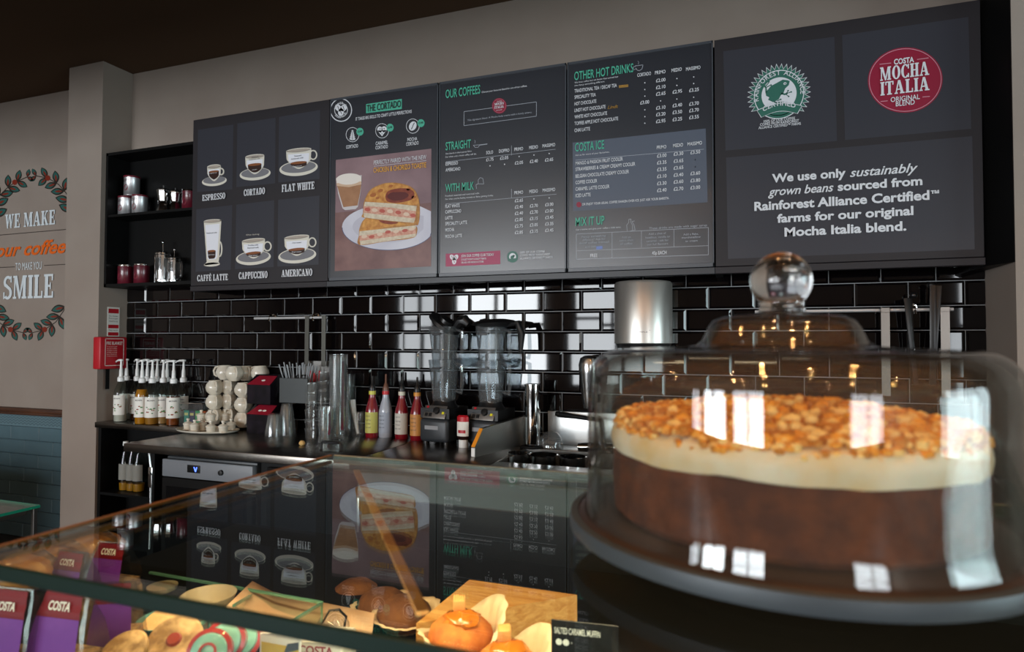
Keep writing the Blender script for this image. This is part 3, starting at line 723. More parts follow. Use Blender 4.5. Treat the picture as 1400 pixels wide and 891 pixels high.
# --- sourcing board
c = 'b5'
th = board(4, 'large dark board about sustainably grown beans, rightmost of the row', False)
for q in [[(43, 160), (390, 115), (398, 440), (50, 470)], [(414, 110), (808, 53), (817, 402), (423, 437)], [(52, 492), (820, 425), (828, 778), (58, 808)]]:
    begin(); p(c, 'panelgrey', q, 1); fin('grey_panel', th)
begin()
ell(c, 'red', 611, 250, 117, 102, -6, 2, 56); ringl(c, 'pink', 611, 250, 112.5, 97.5, 2, 3, 60, -6)
t(c, 'COSTA', 575, 203, 638, 17, 'white', 'B'); line(c, 'pink', 531, 201, 567, 197, 2.2, 3); line(c, 'pink', 648, 186, 684, 181, 2.2, 3)
t(c, 'MOCHA', 532, 254, 685, 42, 'white', 'slab'); t(c, 'ITALIA', 533, 300, 686, 42, 'white', 'slab'); t(c, 'ORIGINAL', 565, 320, 656, 15, 'white', 'b'); t(c, 'BLEND', 581, 333, 640, 15, 'white', 'b')
line(c, 'pink', 534, 317, 556, 315, 2.2, 3); line(c, 'pink', 665, 303, 688, 301, 2.2, 3)
fin('round_red_emblem', th)
begin()
for s, x, y, x2, h, ft in [('We use only', 195, 570, 425, 26, 'B'), ('sustainably', 438, 553, 650, 27, 'i'), ('grown beans', 183, 612, 387, 26, 'i'), ('sourced from', 400, 596, 664, 26, 'B'), ('Rainforest Alliance Certified', 140, 658, 686, 27, 'B'), ('™', 690, 612, 716, 16, 'B'), ('farms for our original', 211, 695, 636, 26, 'B'), ('Mocha Italia blend.', 234, 738, 614, 27, 'B')]: t(c, s, x, y, x2, h, 'white', ft)
fin('large_lettering', th)
begin()
for s, x, y, x2 in [('100% OF OUR COFFEE', 169, 384, 267), ('COMES FROM RAINFOREST', 158, 394, 279), ('ALLIANCE CERTIFIED™ FARMS', 153, 404, 285)]: t(c, s, x, y, x2, 8, 'white', 'b')
c = 'seal'; cx, cy = 483, 440
def pt(r, a): x = r * cos(a); return (cx + x, cy + r * .975 * sin(a) - .085 * x)
n = 38
for o_, i_, col, lay in [(325, 268, 'white', 2), (311, 260, 'greenseal', 3)]:
    P = [pt(o_ if i % 2 == 0 else i_, PI * i / n) for i in range(2 * n)]
    p(c, col, [q for q in P if q[1] < cy + 190], lay)
def disc(col, r, lay): p(c, col, [pt(r, rad(a)) for a in range(0, 360, 8)], lay)
disc('white', 255, 4); disc('greenseal', 246, 5); disc('white', 178, 6)
G = 'greenseal'
p(c, G, [(345, 420), (400, 355), (470, 318), (520, 290), (570, 296), (592, 305), (582, 345), (545, 380), (528, 425), (500, 450), (480, 490), (450, 505), (470, 540), (425, 520), (372, 495), (385, 470), (352, 455)], 7)
for pts, w in [([(352, 420), (352, 380), (335, 350)], 16), ([(345, 360), (372, 330), (380, 312)], 9), ([(352, 370), (385, 352), (400, 345)], 9), ([(505, 430), (545, 440), (568, 425)], 18), ([(560, 430), (605, 415)], 8), ([(555, 440), (580, 460)], 8), ([(562, 425), (575, 402)], 8), ([(440, 515), (470, 522), (520, 520)], 12), ([(455, 510), (500, 490)], 9)]: pl(c, G, pts, w, 7)
for q in [(380, 312), (402, 345), (606, 415), (580, 460), (575, 402), (520, 520), (500, 490)]: ell(c, G, *q, 9, 8, 0, 7, 12)
ell(c, 'white', 543, 330, 16, 13, -20, 8, 14); ell(c, G, 545, 331, 8, 6, -20, 9, 12)
ell(c, 'white', 483, 612, 112, 44, -5, 5, 24); ell(c, G, 483, 610, 104, 38, -5, 6, 24)
top = [(255 + 463 * i / 10, 600 - 4.8 * i - 46 * sin(PI * i / 10)) for i in range(11)]
bot = [(672 - 372 * i / 10, 638 + 3.8 * i - 43 * sin(PI * i / 10)) for i in range(11)]
p(c, 'white', top + bot, 9)
ring = top + bot; mx_, my_ = sum(x for x, _ in ring) / 22, sum(y for _, y in ring) / 22
p(c, G, [(x + (6 if x < mx_ else -6) * min(1, abs(x - mx_) / 120), y + (5 if k < 11 else -5)) for k, (x, y) in enumerate(ring)], 10)
C0 = on_board(c, cx, cy); R0 = (on_board(c, cx, cy - 190).z - C0.z)
arc_text('RAINFOREST ALLIANCE', C0.x, C0.z, R0 + .002, 93, .0195, k=.92, y=BY - .0048)
P, w, hh = place_line(c, 318, 618, 650, 50)
cur.m(ink('white')); put_text(cur, 'CERTIFIED', w, hh, lambda u, v: (P.x + u, BY - .0048, P.z + v + .0185 * sin(PI * u / w)), 'b')
fin('green_frog_seal', th)

# carcass that carries the boards: battens, bottom rail, dark end return
b = MB().m(mat('grey_rail', '2e3034', .4, spec=.4))
b.box(EDGE[1] - .01, BY - .002, BZ0 - .032, EDGE[4] + .0, BY + .03, BZ0 - .002, .002, seg=1)
b.m(M['darkboard'])
b.box(EDGE[0], BY - .002, BZ0 - .032, EDGE[1] - .01, BY + .03, BZ0 - .002, .002, seg=1); b.box(EDGE[4], BY - .002, BZ0 - .032, EDGE[5], BY + .03, BZ0 - .002, .002, seg=1)
b.m(M['blackmatt'])
for x in EDGE[:-1]: b.box(x, BY + .024, BZ0 - .03, x + .03, -.012, BZ1 - .02)
b.box(EDGE[0], BY + .024, BZ1 - .05, EDGE[5], -.003, BZ1 - .02)
tag(b.build('board_rail'), 'long black carrier rail and battens holding the row of menu boards', 'board frame')
b = MB().m(M['black'])
b.prism([(EDGE[5] + .002, BY), (RX - .004, BY - .115), (RX - .004, -.013), (EDGE[5] + .002, -.013)], BZ0 - .036, BZ1 + .02)
tag(b.build('end_panel'), 'black angled end panel beside the rightmost menu board', 'panel')

# ------------------------------------------------------------------ mural on the left wall
c = 'mu'
mural = thing('wall_mural_print', 'painted leaf wreath and WE MAKE our coffee lettering on taupe wall', 'wall lettering')
begin(); t(c, 'WE MAKE', 26, 318, 262, 66, 'muralwhite', 'slab'); t(c, 'TO MAKE YOU', 75, 513, 198, 34, 'muralwhite', 's'); t(c, 'SMILE', 18, 648, 254, 107, 'muralwhite', 'slab'); fin('white_lettering', mural)
begin(); t(c, 'our coffee', -16, 451, 312, 62, 'muralorange', 'I'); fin('orange_lettering', mural)
begin(); line(c, 'muralline', -30, 350, 330, 319, 3.5); line(c, 'muralline', -30, 501, 71, 496, 3.5); line(c, 'muralline', 207, 490, 330, 483, 3.5); fin('rules', mural)
for s in [[(128, 75), (70, 100), (30, 130), (0, 160), (-20, 200), (-32, 260)], [(170, 70), (225, 80), (275, 110), (310, 150), (335, 200), (350, 260)], [(108, 805), (50, 790), (0, 760), (-22, 720), (-36, 660)], [(152, 805), (210, 790), (262, 755), (300, 700), (325, 640)]]:
    begin(); pl(c, 'leafdark', s, 4, 1)
    V = [Vector(q) for q in s]; L = [0]
    for a, b_ in zip(V, V[1:]): L.append(L[-1] + (b_ - a).length)
    d = 0.
    while d < L[-1]:
        i = max(k for k in range(len(L) - 1) if L[k] <= d); u = (d - L[i]) / (L[i + 1] - L[i]); q = V[i].lerp(V[i + 1], u); tv = -(V[i + 1] - V[i]).normalized()
        for sg in (1, -1):
            dv = (tv * .62 + Vector((-tv.y, tv.x)) * sg * .78).normalized(); sz = 34 + d * .06 if d > 10 else 26; ctr = q + dv * sz * .75; nv = Vector((-dv.y, dv.x))
            for col, l, w, lay, off in (('leafdark', sz * .75, sz * .4, 2, 0), ('leafteal', sz * .55, sz * .27, 3, 3), ('leafred', sz * .4, sz * .12, 4, -5)):
                P = [(-l + 2 * l * j / 8, w * (1 - (j / 4 - 1) ** 2)) for j in range(9)] + [(-l + 2 * l * j / 8, -w * (1 - (j / 4 - 1) ** 2)) for j in range(7, 0, -1)]
                p(c, col, [tuple(ctr + dv * (x + off) + nv * y) for x, y in P], lay)
        d += 52
    ell(c, 'leafred', s[1][0], s[1][1], 12, 13, 0, 5, 14)
    fin('leaf_sprig', mural)
# ================================================================== the back counter
ZT = .91                                    # worktop height
def g(x, y, z=ZT): return at(2, z, x, y)
WX0, WY = .47, -.77                         # left end and front of the steel worktop
# low bottle counter in the corner
t = thing('corner_counter', 'narrow black open-fronted counter with steel top in the corner', 'counter', (PX1 + .003, -.012, 0))
b = MB().m(M['worktop']); b.box(0, -.212, ZT - .035, WX0 - PX1 - .008, 0, ZT, .004); b.build('worktop', t)
b = MB().m(M['black']); b.box(.02, -.2, 0, .045, -.005, ZT - .036); b.box(.045, -.02, 0, .93, -.005, ZT - .036); b.box(.045, -.2, .04, .93, -.02, .06); b.build('carcass', t)
b = MB().m(M['black']); b.box(.046, -.2, .455, .93, -.021, .472); b.build('shelf', t)
# long steel worktop with a fridge, black cupboards below
t = thing('steel_worktop_counter', 'long steel-topped back counter with black cupboards under the menu boards', 'counter', (0, 0, 0))
SX0, SX1 = 2.40, 2.90                       # sink cut-out
b = MB().m(M['worktop'])
b.box(WX0, WY, ZT - .04, 1.80, -.012, ZT, .004); b.box(1.803, WY, ZT - .04, SX0, -.012, ZT, .004); b.box(SX0, WY, ZT - .04, SX1, -.56, ZT, .003)
b.box(SX0, -.19, ZT - .04, SX1, -.012, ZT, .003); b.box(SX1, WY, ZT - .04, 4.32, -.012, ZT, .004)
b.build('worktop', t)
b = MB().m(M['black'])
b.box(.56, -.7, .0, .60, -.02, ZT - .041); b.box(1.27, -.7, 0, 1.30, -.02, ZT - .041); b.box(.60, -.05, 0, 1.27, -.02, ZT - .041); b.box(1.3, -.70, .08, 4.3, -.68, ZT - .041); b.box(1.3, -.68, 0, 4.3, -.02, .09)
b.build('carcass', t)
for i in range(5):
    b = MB().m(M['blackmatt']); x = 1.32 + i * .59; b.box(x, -.722, .11, x + .57, -.7005, ZT - .07, .003); d = b.build('cupboard_door', t)
    b = MB().m(M['steel']); b.box(x + .5, -.745, .6, x + .515, -.7225, .75, .003); b.build('door_handle', d)
b = MB().m(M['steel']); b.box(SX0, -.56, ZT - .2, SX1, -.19, ZT - .19)
b.box(SX0 - .002, -.562, ZT - .2, SX0 + .004, -.188, ZT - .002); b.box(SX1 - .004, -.562, ZT - .2, SX1 + .002, -.188, ZT - .002); b.box(SX0, -.562, ZT - .2, SX1, -.556, ZT - .002); b.box(SX0, -.194, ZT - .2, SX1, -.188, ZT - .002)
b.build('sink_basin', t)
b = MB().m(mat('pale_splash_steel', 'c6c6c4', .38, 1.)); b.box(2.47, -.03, ZT, 3.4, -.014, ZT + .165, .002); tag(b.build('sink_splashback'), 'pale steel splashback standing behind the sink', 'splashback')
b = MB().m(M['blackplastic']); hx = at(2, ZT, 449, 612); hx2 = at(2, ZT, 479, 614)
b.tube([(1.50, -.56, ZT), (1.50, -.56, ZT + .028), (1.51, -.56, ZT + .034), (1.60, -.56, ZT + .034), (1.61, -.56, ZT + .028), (1.61, -.56, ZT)], .007); b.build('lid_handle', t)
# fridge
t = thing('under_counter_fridge', 'grey under-counter fridge with small blue-lit display', 'fridge', (.685, -.73, .05))
FW_ = .56
b = MB().m(M['greyplastic']); b.box(0, .03, 0, FW_, .60, .80, .004); b.build('body', t)
b = MB().m(mat('fridge_grey', '6f747a', .45, spec=.4)); b.box(0, 0, .705, FW_, .03, .79, .004); f_ = b.build('fascia', t)
b = MB().m(M['black']); b.box(.165, -.003, .735, .245, .001, .772, .002); d = b.build('display', f_)
b = MB().m(mat('blue_digit', '4c6cff', .5, emit=3.)); b.prism([(.216, .741), (.222, .741), (.230, .764), (.224, .764), (.219, .75), (.212, .764), (.206, .764)], -.0002, .0002, Matrix(((1, 0, 0, 0), (0, 0, 1, -.0034), (0, 1, 0, 0), (0, 0, 0, 1)))); b.build('blue_digits', f_)
b = MB().m(M['blackplastic']); b.lathe([(0, .012), (.012, .01), (.014, 0)], n=16, mx=Matrix.Translation((.375, 0, .748)) @ Matrix.Rotation(PI / 2, 4, 'X')); b.build('knob', f_)
b = MB().m(M['blackmatt']); b.box(0, 0, .02, FW_, .029, .70, .004); dr = b.build('door', t)
b = MB().m(mat('dark_door_glass', '0b0c0e', .06)); b.box(.03, -.002, .05, FW_ - .03, .001, .66); b.build('door_glass', dr)
# tool hanging from the worktop edge
t = thing('hanging_bottle_tool', 'long shiny steel tool hanging from the left end of worktop', 'utensil', (.64, -.755, .40))
b = MB().m(M['chrome']); b.tube([(0, 0, 0), (.004, 0, .1), (.002, 0, .3)], .006); b.build('rod', t)
b = MB().m(M['chrome']); b.box(-.014, -.004, .30, .012, .004, .40, .003); b.tube([(-.001, 0, .4), (-.012, 0, .46), (-.012, .0, .469)], .005); b.build('grip', t)
# bottles on the lower shelf
for i, (px, lb) in enumerate([(172, 'left'), (182, 'middle'), (191, 'right')]):
    P = at(1, -.12, px, 600)
    t = thing('syrup_bottle', {'left': 'clear syrup bottle on dark lower shelf, first of three from the pillar', 'middle': 'clear syrup bottle on dark lower shelf, second of three from the pillar', 'right': 'clear syrup bottle on dark lower shelf, third of three from the pillar'}[lb], 'bottle', (P.x, -.12, .472), 'bottles on the lower shelf')
    b = MB().m(M['bottleglass']); b.lathe([(0, .0), (.034, 0), (.036, .01), (.036, .19), (.014, .25), (.013, .285)]); b.build('glass', t)
    b = MB().m(mat('amber_syrup', 'b07a20', .2)); b.lathe([(0, .004), (.031, .004), (.033, .05), (0, .05)]); b.build('syrup', t)
    b = MB().m(mat('grey_label', '86867f', .7)); b.lathe([(.0366, .07), (.0366, .17)], a0=-PI * .95, a1=-PI * .05); b.build('paper_label', t)
    b = MB().m(M['whiteplastic']); b.lathe([(0, .31), (.015, .309), (.016, .283), (.013, .28)]); b.build('cap', t)

# ------------------------------------------------------------------ pump syrup bottles
SYR = [('pale', 'c4beb2', 165, 576, 'clear syrup with pump, front left beside the pillar', 1), ('pale', 'a8a49a', 172.5, 572, 'clear syrup with pump, behind the front left one', 0),
       ('dark', '4a2614', 187, 574, 'dark brown syrup with pump, behind the amber bottle', 1), ('amber', 'c07a14', 194, 580, 'amber syrup with pump, showing its liquid above the label', 1),
       ('brown', '8a5a24', 201, 574, 'brown syrup with pump, behind and right of the amber bottle', 0), ('gold', 'a8702a', 208, 580, 'golden syrup with pump and big leaf label, right of the amber bottle', 1),
       ('brown', '8a5a24', 214.5, 574, 'brown syrup with pump, in the back row at the middle', 0), ('tan', 'a87a44', 223, 579, 'tan syrup with pump, second from the right in front row', 1),
       ('brown', '6e3c1c', 228, 573, 'brown syrup with pump, back row behind the right front bottle', 0), ('rust', '8a4418', 237, 581, 'rust syrup with pump, rightmost of the front row', 1),
       ('dark', '33241c', 250.5, 576, 'dark syrup with pump, last on the right by the tea packets', 0)]
def syrup(col, hexc, px, py, lab, front):
    P = g(px, py); P.y = max(min(P.y, -.055), -.19); P = at(1, P.y, px, 540)
    t = thing('syrup_bottle', 'pump bottle of ' + lab, 'bottle', (P.x, P.y, ZT), 'pump syrup bottles in the corner')
    b = MB().m(M['bottleglass']); b.lathe([(0, 0), (.036, 0), (.039, .01), (.039, .18), (.0355, .2), (.018, .245), (.0145, .258), (.0145, .268)]); b.build('glass', t)
    lv = random.uniform(.1, .19) if col != 'amber' else .215
    b = MB().m(mat('syrup_' + hexc, hexc, .2, spec=.3)); b.lathe([(0, .004), (.034, .004), (.036, .012), (.036, min(lv, .18)), (.036 if lv < .185 else .027, lv), (0, lv)]); b.build('syrup', t)
    yaw = -PI / 2 + .6 + random.uniform(-.35, .3)
    b = MB().m(M['paper']); b.lathe([(.0396, .045), (.0396, .17)], a0=yaw - 1.25, a1=yaw + 1.25)
    b.m(mat('label_ink', '3a3438', .6)); w = .042; put_text(b, 'MONIN', w, .009, wrap(.04, yaw, .145)(w), 'b')
    for k in range(7):
        a = yaw + random.uniform(-.6, .6); z = random.uniform(.065, .12); b.m(mat('label_leaf' if k % 3 else 'label_nut', '3f7a3a' if k % 3 else '8a3a1c', .6)); r = random.uniform(.004, .009)
        fn = wrap(.0401, a, z)(0); b.poly([fn(r * 1.4 * cos(q * PI / 4 + k), r * .7 * sin(q * PI / 4 + k)) for q in range(8)])
    b.build('paper_label', t, flat=False)
    b = MB().m(M['whiteplastic']); b.lathe([(.016, .255), (.02, .256), (.02, .28), (.012, .288), (.010, .33), (.008, .335), (.006, .37), (.006, .385), (.013, .387), (.013, .397), (0, .399)], n=20)
    a = PI + random.uniform(-.5, .3); b.tube([(0, 0, .392), (.03 * cos(a), .03 * sin(a), .391), (.055 * cos(a), .055 * sin(a), .383), (.058 * cos(a), .058 * sin(a), .377)], [.0075, .006, .005, .004]); b.build('pump', t)
for s_ in SYR: syrup(*s_)
# fire blanket, its sign and tape on the pillar
t = thing('fire_blanket_box', 'red FIRE BLANKET box on the pillar side', 'fire blanket', (PX1 + .003, -.15, 1.245))
b = MB().m(M['red']); b.box(0, -.095, 0, .065, .09, .205, .008); b.build('case', t)
b = MB().m(M['paper']); fy = lambda u, v: (.0656, -.083 + u, v)
for q in ([(.02, .195), (.15, .195), (.15, .191), (.02, .191)], [(.02, .024), (.15, .024), (.15, .02), (.02, .02)], [(.02, .195), (.024, .195), (.024, .02), (.02, .02)], [(.146, .195), (.15, .195), (.15, .02), (.146, .02)]): b.poly([fy(*k) for k in q])
put_text(b, 'FIRE BLANKET', .112, .02, lambda u, v: fy(.029 + u, .155 + v), 'b')
for i in range(6): put_text(b, ['In case of fire pull', 'tapes down to release', 'the blanket, hold like', 'a shield and place', 'over the flames, turn', 'off heat. Keep covered'][i], .07, .006, lambda u, v: fy(.032 + u, .14 - i * .012 + v), 's')
b.build('white_lettering', t, flat=True)
t_ = sub('pull_tape', t, M['blackmatt'], lambda q: q.box(.03, -.03, -.13, .034, -.005, .001))
t = thing('fire_notice', 'red and white fire notice strip above the red box', 'sign', (PX1 + .002, -.11, 1.455))
b = MB().m(M['paper']); b.box(0, -.042, 0, .003, .042, .19); b.build('plate', t)
b = MB().m(M['red'])
for z0, z1 in ((.15, .18), (.052, .075), (.004, .026)): b.poly([(.0034, -.036, z0), (.0034, .036, z0), (.0034, .036, z1), (.0034, -.036, z1)])
b.m(mat('label_ink')); [put_text(b, s_, .06, .008, lambda u, v: (.0036, -.03 + u, z + v), 's') for s_, z in (('Fire blanket', .128), ('Pull to open', .112), ('Hold firmly', .094), ('Keep covered', .036))]
b.build('print', t, flat=True)

# ------------------------------------------------------------------ wall shelf and what stands on it
t = thing('wall_shelf_unit', 'black two-tier open wall shelf left of the menu boards', 'shelf', (PX1 + .003, 0, 1.77))
b = MB().m(M['black']); L_ = .80; b.box(0, -.18, 0, .018, -.013, .87); b.box(L_ - .018, -.18, 0, L_, -.013, .87); b.box(0, -.18, .852, L_, -.013, .87); b.box(0, -.18, 0, L_, -.013, .02); b.box(.018, -.025, .02, L_ - .018, -.013, .852); b.build('carcass', t)
b = MB().m(M['black']); b.box(.019, -.175, .452, L_ - .019, -.026, .468); b.build('shelf_board', t)
SH1, SH0 = 1.77 + .468, 1.79
def tin(px, py, z, metal, lab, yaw=-PI / 2):
    P = at(1, -.095, px, py)
    t = thing('coffee_tin', lab, 'tin', (P.x, -.095, z), 'coffee tins on the wall shelf')
    b = MB().m(metal); b.lathe([(0, 0), (.047, 0), (.048, .003), (.046, .006), (.046, .121), (.048, .124)]); 
    b.m(mat('tin_label_ink', 'd8c8c8' if metal == M['tinred'] else '4a1420', .5)); w = .05; put_text(b, 'COSTA', w, .014, wrap(.0466, yaw, .09)(w), 'b')
    b.m(mat('tin_badge', 'b9b3ae' if metal == M['tinred'] else '7a2034', .5)); fn = wrap(.0466, yaw + .02, .05)(0); b.poly([fn(.016 * cos(q * PI / 8), .02 * sin(q * PI / 8)) for q in range(16)]); b.build('can', t)
    b = MB().m(mat('tin_lid_red', '6a1828', .35) if metal != M['tinred'] else M['chrome']); b.lathe([(.0485, .118), (.0485, .128), (.044, .129), (.043, .126), (0, .126)]); b.build('lid', t)
M['tinsilver'] = mat('tin_silver', 'd8d8da', .36, .85); M['tinred'] = mat('tin_red', '5c1424', .3, coat=.4)
tin(172.5, 280, SH1, M['tinsilver'], 'silver coffee tin on upper shelf, lower left of the pyramid')
tin(191.5, 280, SH1, M['tinsilver'], 'silver coffee tin on upper shelf, lower right of the pyramid')
tin(180.5, 250, SH1 + .1295, M['tinsilver'], 'silver coffee tin stacked on top of the two others')
tin(260, 268, SH1, M['tinred'], 'dark red coffee tin on upper shelf, partly behind the menu board')
tin(172, 372, SH0, M['tinred'], 'dark red coffee tin on lower shelf, nearest the pillar')
tin(194, 372, SH0, M['tinred'], 'dark red coffee tin on lower shelf, beside the cafetiere')
def moka(px, sc, lab):
    P = at(1, -.1, px, 270)
    t = thing('moka_pot', lab, 'moka pot', (P.x, -.1, SH1), 'moka pots on the wall shelf', rz=random.uniform(-.2, .2)); t.scale = (sc,) * 3
    b = MB().m(M['chrome']); b.lathe([(0, 0), (.045, 0), (.046, .008), (.036, .07)], n=8); b.lathe([(.034, .07), (.037, .072), (.037, .08), (.033, .082)], n=24); b.build('boiler', t, angle=20)
    b = MB().m(M['chrome']); b.lathe([(.032, .082), (.045, .155), (.045, .158)], n=8); b.tube([(-.036, 0, .13), (-.055, 0, .153)], [.008, .004], 6); b.build('jug', t, angle=20)
    b = MB().m(M['chrome']); b.lathe([(.046, .158), (.03, .168), (.005, .173), (0, .173)], n=8); l_ = b.build('lid', t, angle=20)
    b = MB().m(M['blackplastic']); b.lathe([(0, .195), (.008, .19), (.007, .174), (.004, .172)], n=12); b.build('knob', l_)
    b = MB().m(M['blackplastic']); b.tube([(.044, 0, .15), (.07, 0, .152), (.078, 0, .135), (.074, 0, .08)], [.006, .008, .008, .006]); b.build('handle', t)
moka(224, .92, 'tall chrome moka pot on upper shelf, nearer the tins'); moka(240, .8, 'small chrome moka pot on upper shelf, nearer the menu board')
def press(px, sc, lab):
    P = at(1, -.1, px, 380)
    t = thing('cafetiere', lab, 'cafetiere', (P.x, -.1, SH0), 'cafetieres on the wall shelf'); t.scale = (sc,) * 3
    b = MB().m(M['clearplastic']); b.lathe([(0, .012), (.046, .012), (.047, .2)]); b.build('glass_beaker', t)
    b = MB().m(M['chrome'])
    for i in range(4): a = PI / 4 + i * PI / 2; b.box(-.008, .0475, .0, .008, .0495, .19, mx=Matrix.Rotation(a, 4, 'Z'))
    b.lathe([(.0475, .012), (.0495, .012), (.0495, .022), (.0475, .022)]); b.lathe([(.0475, .175), (.0495, .175), (.0495, .192), (.0475, .192)]); b.lathe([(.04, .03), (.043, .09)], a0=-2.3, a1=-1.0); b.build('chrome_frame', t)
    b = MB().m(M['chrome']); b.lathe([(.05, .198), (.05, .208), (.035, .22), (.008, .226), (0, .226)]); b.tube([(0, 0, .22), (0, 0, .275)], .003); b.ball((0, 0, .283), .01); b.build('plunger_lid', t)
    b = MB().m(M['blackplastic']); b.tube([(.05, 0, .18), (.085, 0, .175), (.092, 0, .14), (.085, 0, .05), (.05, 0, .03)], .008); b.build('handle', t)
press(222.5, .92, 'tall chrome cafetiere on lower shelf beside the red tins'); press(238, .74, 'small chrome cafetiere on lower shelf with black handle by the board')

# ------------------------------------------------------------------ jugs, pots, tray, tea
def jug(loc, rz, lab):
    t = thing('milk_jug', lab, 'jug', loc, 'cream round jugs by the tiles', rz=rz)
    b = MB().m(M['cream']); b.lathe([(0, 0), (.028, 0), (.03, .004), (.047, .022), (.053, .044), (.047, .066), (.036, .079), (.035, .086), (.032, .086), (.033, .078), (.043, .066), (.048, .044), (.03, .012), (0, .01)], n=26); b.build('body', t)
    b = MB().m(M['cream']); b.tube([(.036, 0, .08), (.052, 0, .076), (.062, 0, .055), (.057, 0, .03), (.044, 0, .02)], [.006, .006, .006, .006, .005], 8); b.build('handle', t)
    return t
def jp(px, Y): return at(1, Y, px, 560).x
J = .0865
for (px, Y, n0, n1, nm) in [(333, -.16, 0, 2, 'right front'), (313, -.075, 0, 2, 'middle'), (293.5, -.14, 0, 2, 'left')]:
    z0 = ZT + (.014 if nm == 'right front' else .02)
    for k in range(n0, n1 + 1):
        jug((jp(px, Y), Y, z0 + k * J), -.55 + random.uniform(-.1, .1), 'cream round jug, %s of the %s stack of three' % (('bottom', 'middle', 'top')[k], nm))
jug((jp(335.5, -.075), -.075, ZT + .02 + 3 * J), -.5, 'cream round jug crowning the stacks on the right, behind')
jug((jp(320, -.17), -.17, ZT + .022 + 3 * J), -.6, 'cream round jug crowning the stacks in front')
jug((jp(307, -.085), -.085, ZT + .022 + 3 * J), -2.4, 'cream round jug crowning the stacks at left, behind')
jug((jp(355, -.075), -.075, ZT + .022 + 3 * J), -2.9, 'cream round jug half hidden behind the upper red-topped box')
sub('riser', None, M['black'], lambda q: q.box(jp(278, -.1), -.17, ZT, jp(345, -.1), -.03, ZT + .0135))
tag(bpy.data.objects['riser'], 'thin dark tray board under the round jugs', 'tray')
sub('rear_riser', None, M['black'], lambda q: q.box(jp(348, -.07), -.13, ZT, jp(366, -.07), -.02, ZT + .02 + 3 * J))
tag(bpy.data.objects['rear_riser'], 'dark box behind the red-topped boxes carrying a jug', 'box')
TRc = g(297, 589); 
b = MB().m(M['cream']); mx = Matrix.Translation((TRc.x - .03, -.305, ZT)) @ Matrix.Diagonal((1.75, 1, 1, 1)); b.lathe([(0, .006), (.10, .006), (.112, .016), (.116, .016), (.113, .009), (.1, .001), (0, .001)], n=48, mx=mx)
tr = b.build('serving_tray'); tag(tr, 'cream oval serving tray holding the small lidded pots', 'tray')
def potty(px, py, dz, lab, sc=1.):
    P = g(px, py, ZT + .007)
    t = thing('lidded_pot', lab, 'lidded pot', (P.x, P.y, ZT + .0065 + dz), 'small cream lidded pots on the tray'); t.scale = (sc,) * 3
    b = MB().m(M['cream']); b.lathe([(0, 0), (.024, 0), (.03, .003), (.03, .007), (.022, .008), (.024, .03), (.026, .034), (0, .034)], n=22); b.build('body', t)
    b = MB().m(M['cream']); b.lathe([(.027, .034), (.027, .038), (.018, .046), (.007, .05), (.006, .054), (.010, .06), (.009, .066), (0, .068)], n=20); b.build('lid', t)
for a in [(257, 587.5, 0, 'small cream lidded pot at the left end of the tray'), (266, 589.5, 0, 'small cream lidded pot, second from the tray left end'), (276, 588, 0, 'small cream lidded pot left of the centre pair'), (288, 591.5, 0, 'small cream lidded pot at the tray front centre, bottom of the pair'),
          (305, 591.5, 0, 'small cream lidded pot at the tray front, right of centre'), (316, 588, 0, 'small cream lidded pot at the right end of the tray'), (275, 582, .03, 'small cream lidded pot raised at the back left of tray'), (308, 582, .03, 'small cream lidded pot raised at the back right of tray'), (288, 590, .056, 'small cream lidded pot standing on the front centre one')]:
    potty(*a)
t = thing('tea_packet_stand', 'clear stand of coloured tea packets behind the jugs', 'tea stand', (at(1, -.12, 268, 560).x, -.1, ZT))
wid = .185
b = MB().m(M['clearplastic']); b.box(-wid / 2, -.06, 0, wid / 2, .05, .135, .002, seg=1); b.build('acrylic_box', t)
b = MB().m(M['chrome']); b.box(-wid / 2, -.064, .135, wid / 2, .055, .141, .001, seg=1); b.build('top_edge', t)
for i, h_ in enumerate(['1e7a6a', '2a2a4c', '2c8a52', 'b0521c']):
    x = -wid / 2 + .006 + i * .0445
    b = MB().m(mat('tea_' + h_, h_, .5)); b.box(x, -.03, .01, x + .04, .04, .09, .002, seg=1)
    b.m(mat('tea_print', 'b8b46a', .5)); b.poly([(x + .006, -.0305, .06), (x + .034, -.0305, .06), (x + .034, -.0305, .075), (x + .006, -.0305, .075)]); b.build('tea_packet', t)
# dark boxes with sloping red tops
for k, (z, pip) in enumerate([(0, 'two white beans printed'), (.165, 'white and yellow print')]):
    P = at(1, -.22, 362, 560); 
    t = thing('biscuit_box', ['dark box with sloping red top, lower of two by the cup stacks', 'dark box with sloping red top, upper of two by the cup stacks'][k], 'box', (P.x, -.2, ZT + z))
    b = MB().m(mat('dark_wrapped_box', '100d12', .22, noise_=(25, '1c1620', .4, .7))); b.prism([(-.09, 0), (.09, 0), (.09, .155), (-.09, .155)][:0] or [(-.07, 0), (.08, 0), (.08, .16), (.0, .16), (-.07, .105)], -.08, .08, Matrix(((0, 0, 1, 0), (1, 0, 0, 0), (0, 1, 0, 0), (0, 0, 0, 1)))); b.build('body', t)
    b = MB().m(mat('maroon_card', '8a1428', .5)); b.prism([(-.079, 0), (.079, 0), (.079, .075), (-.045, .075)], 0, .002, Matrix.Translation((0, -.073, .1065)) @ Matrix.Rotation(math.radians(38), 4, 'X'))
    b.m(M['paper']); 
    for q in ((-.005, .03), (.025, .03)) if k == 0 else ((.012, .035),): b.lathe([(0, .0035), (.012, .003), (.012, .002)], n=14, mx=Matrix.Translation((0, -.073, .1065)) @ Matrix.Rotation(math.radians(38), 4, 'X') @ Matrix.Translation((q[0], q[1], 0)) @ Matrix.Diagonal((1.1, .55, 1, 1)))
    b.build('red_top', t)

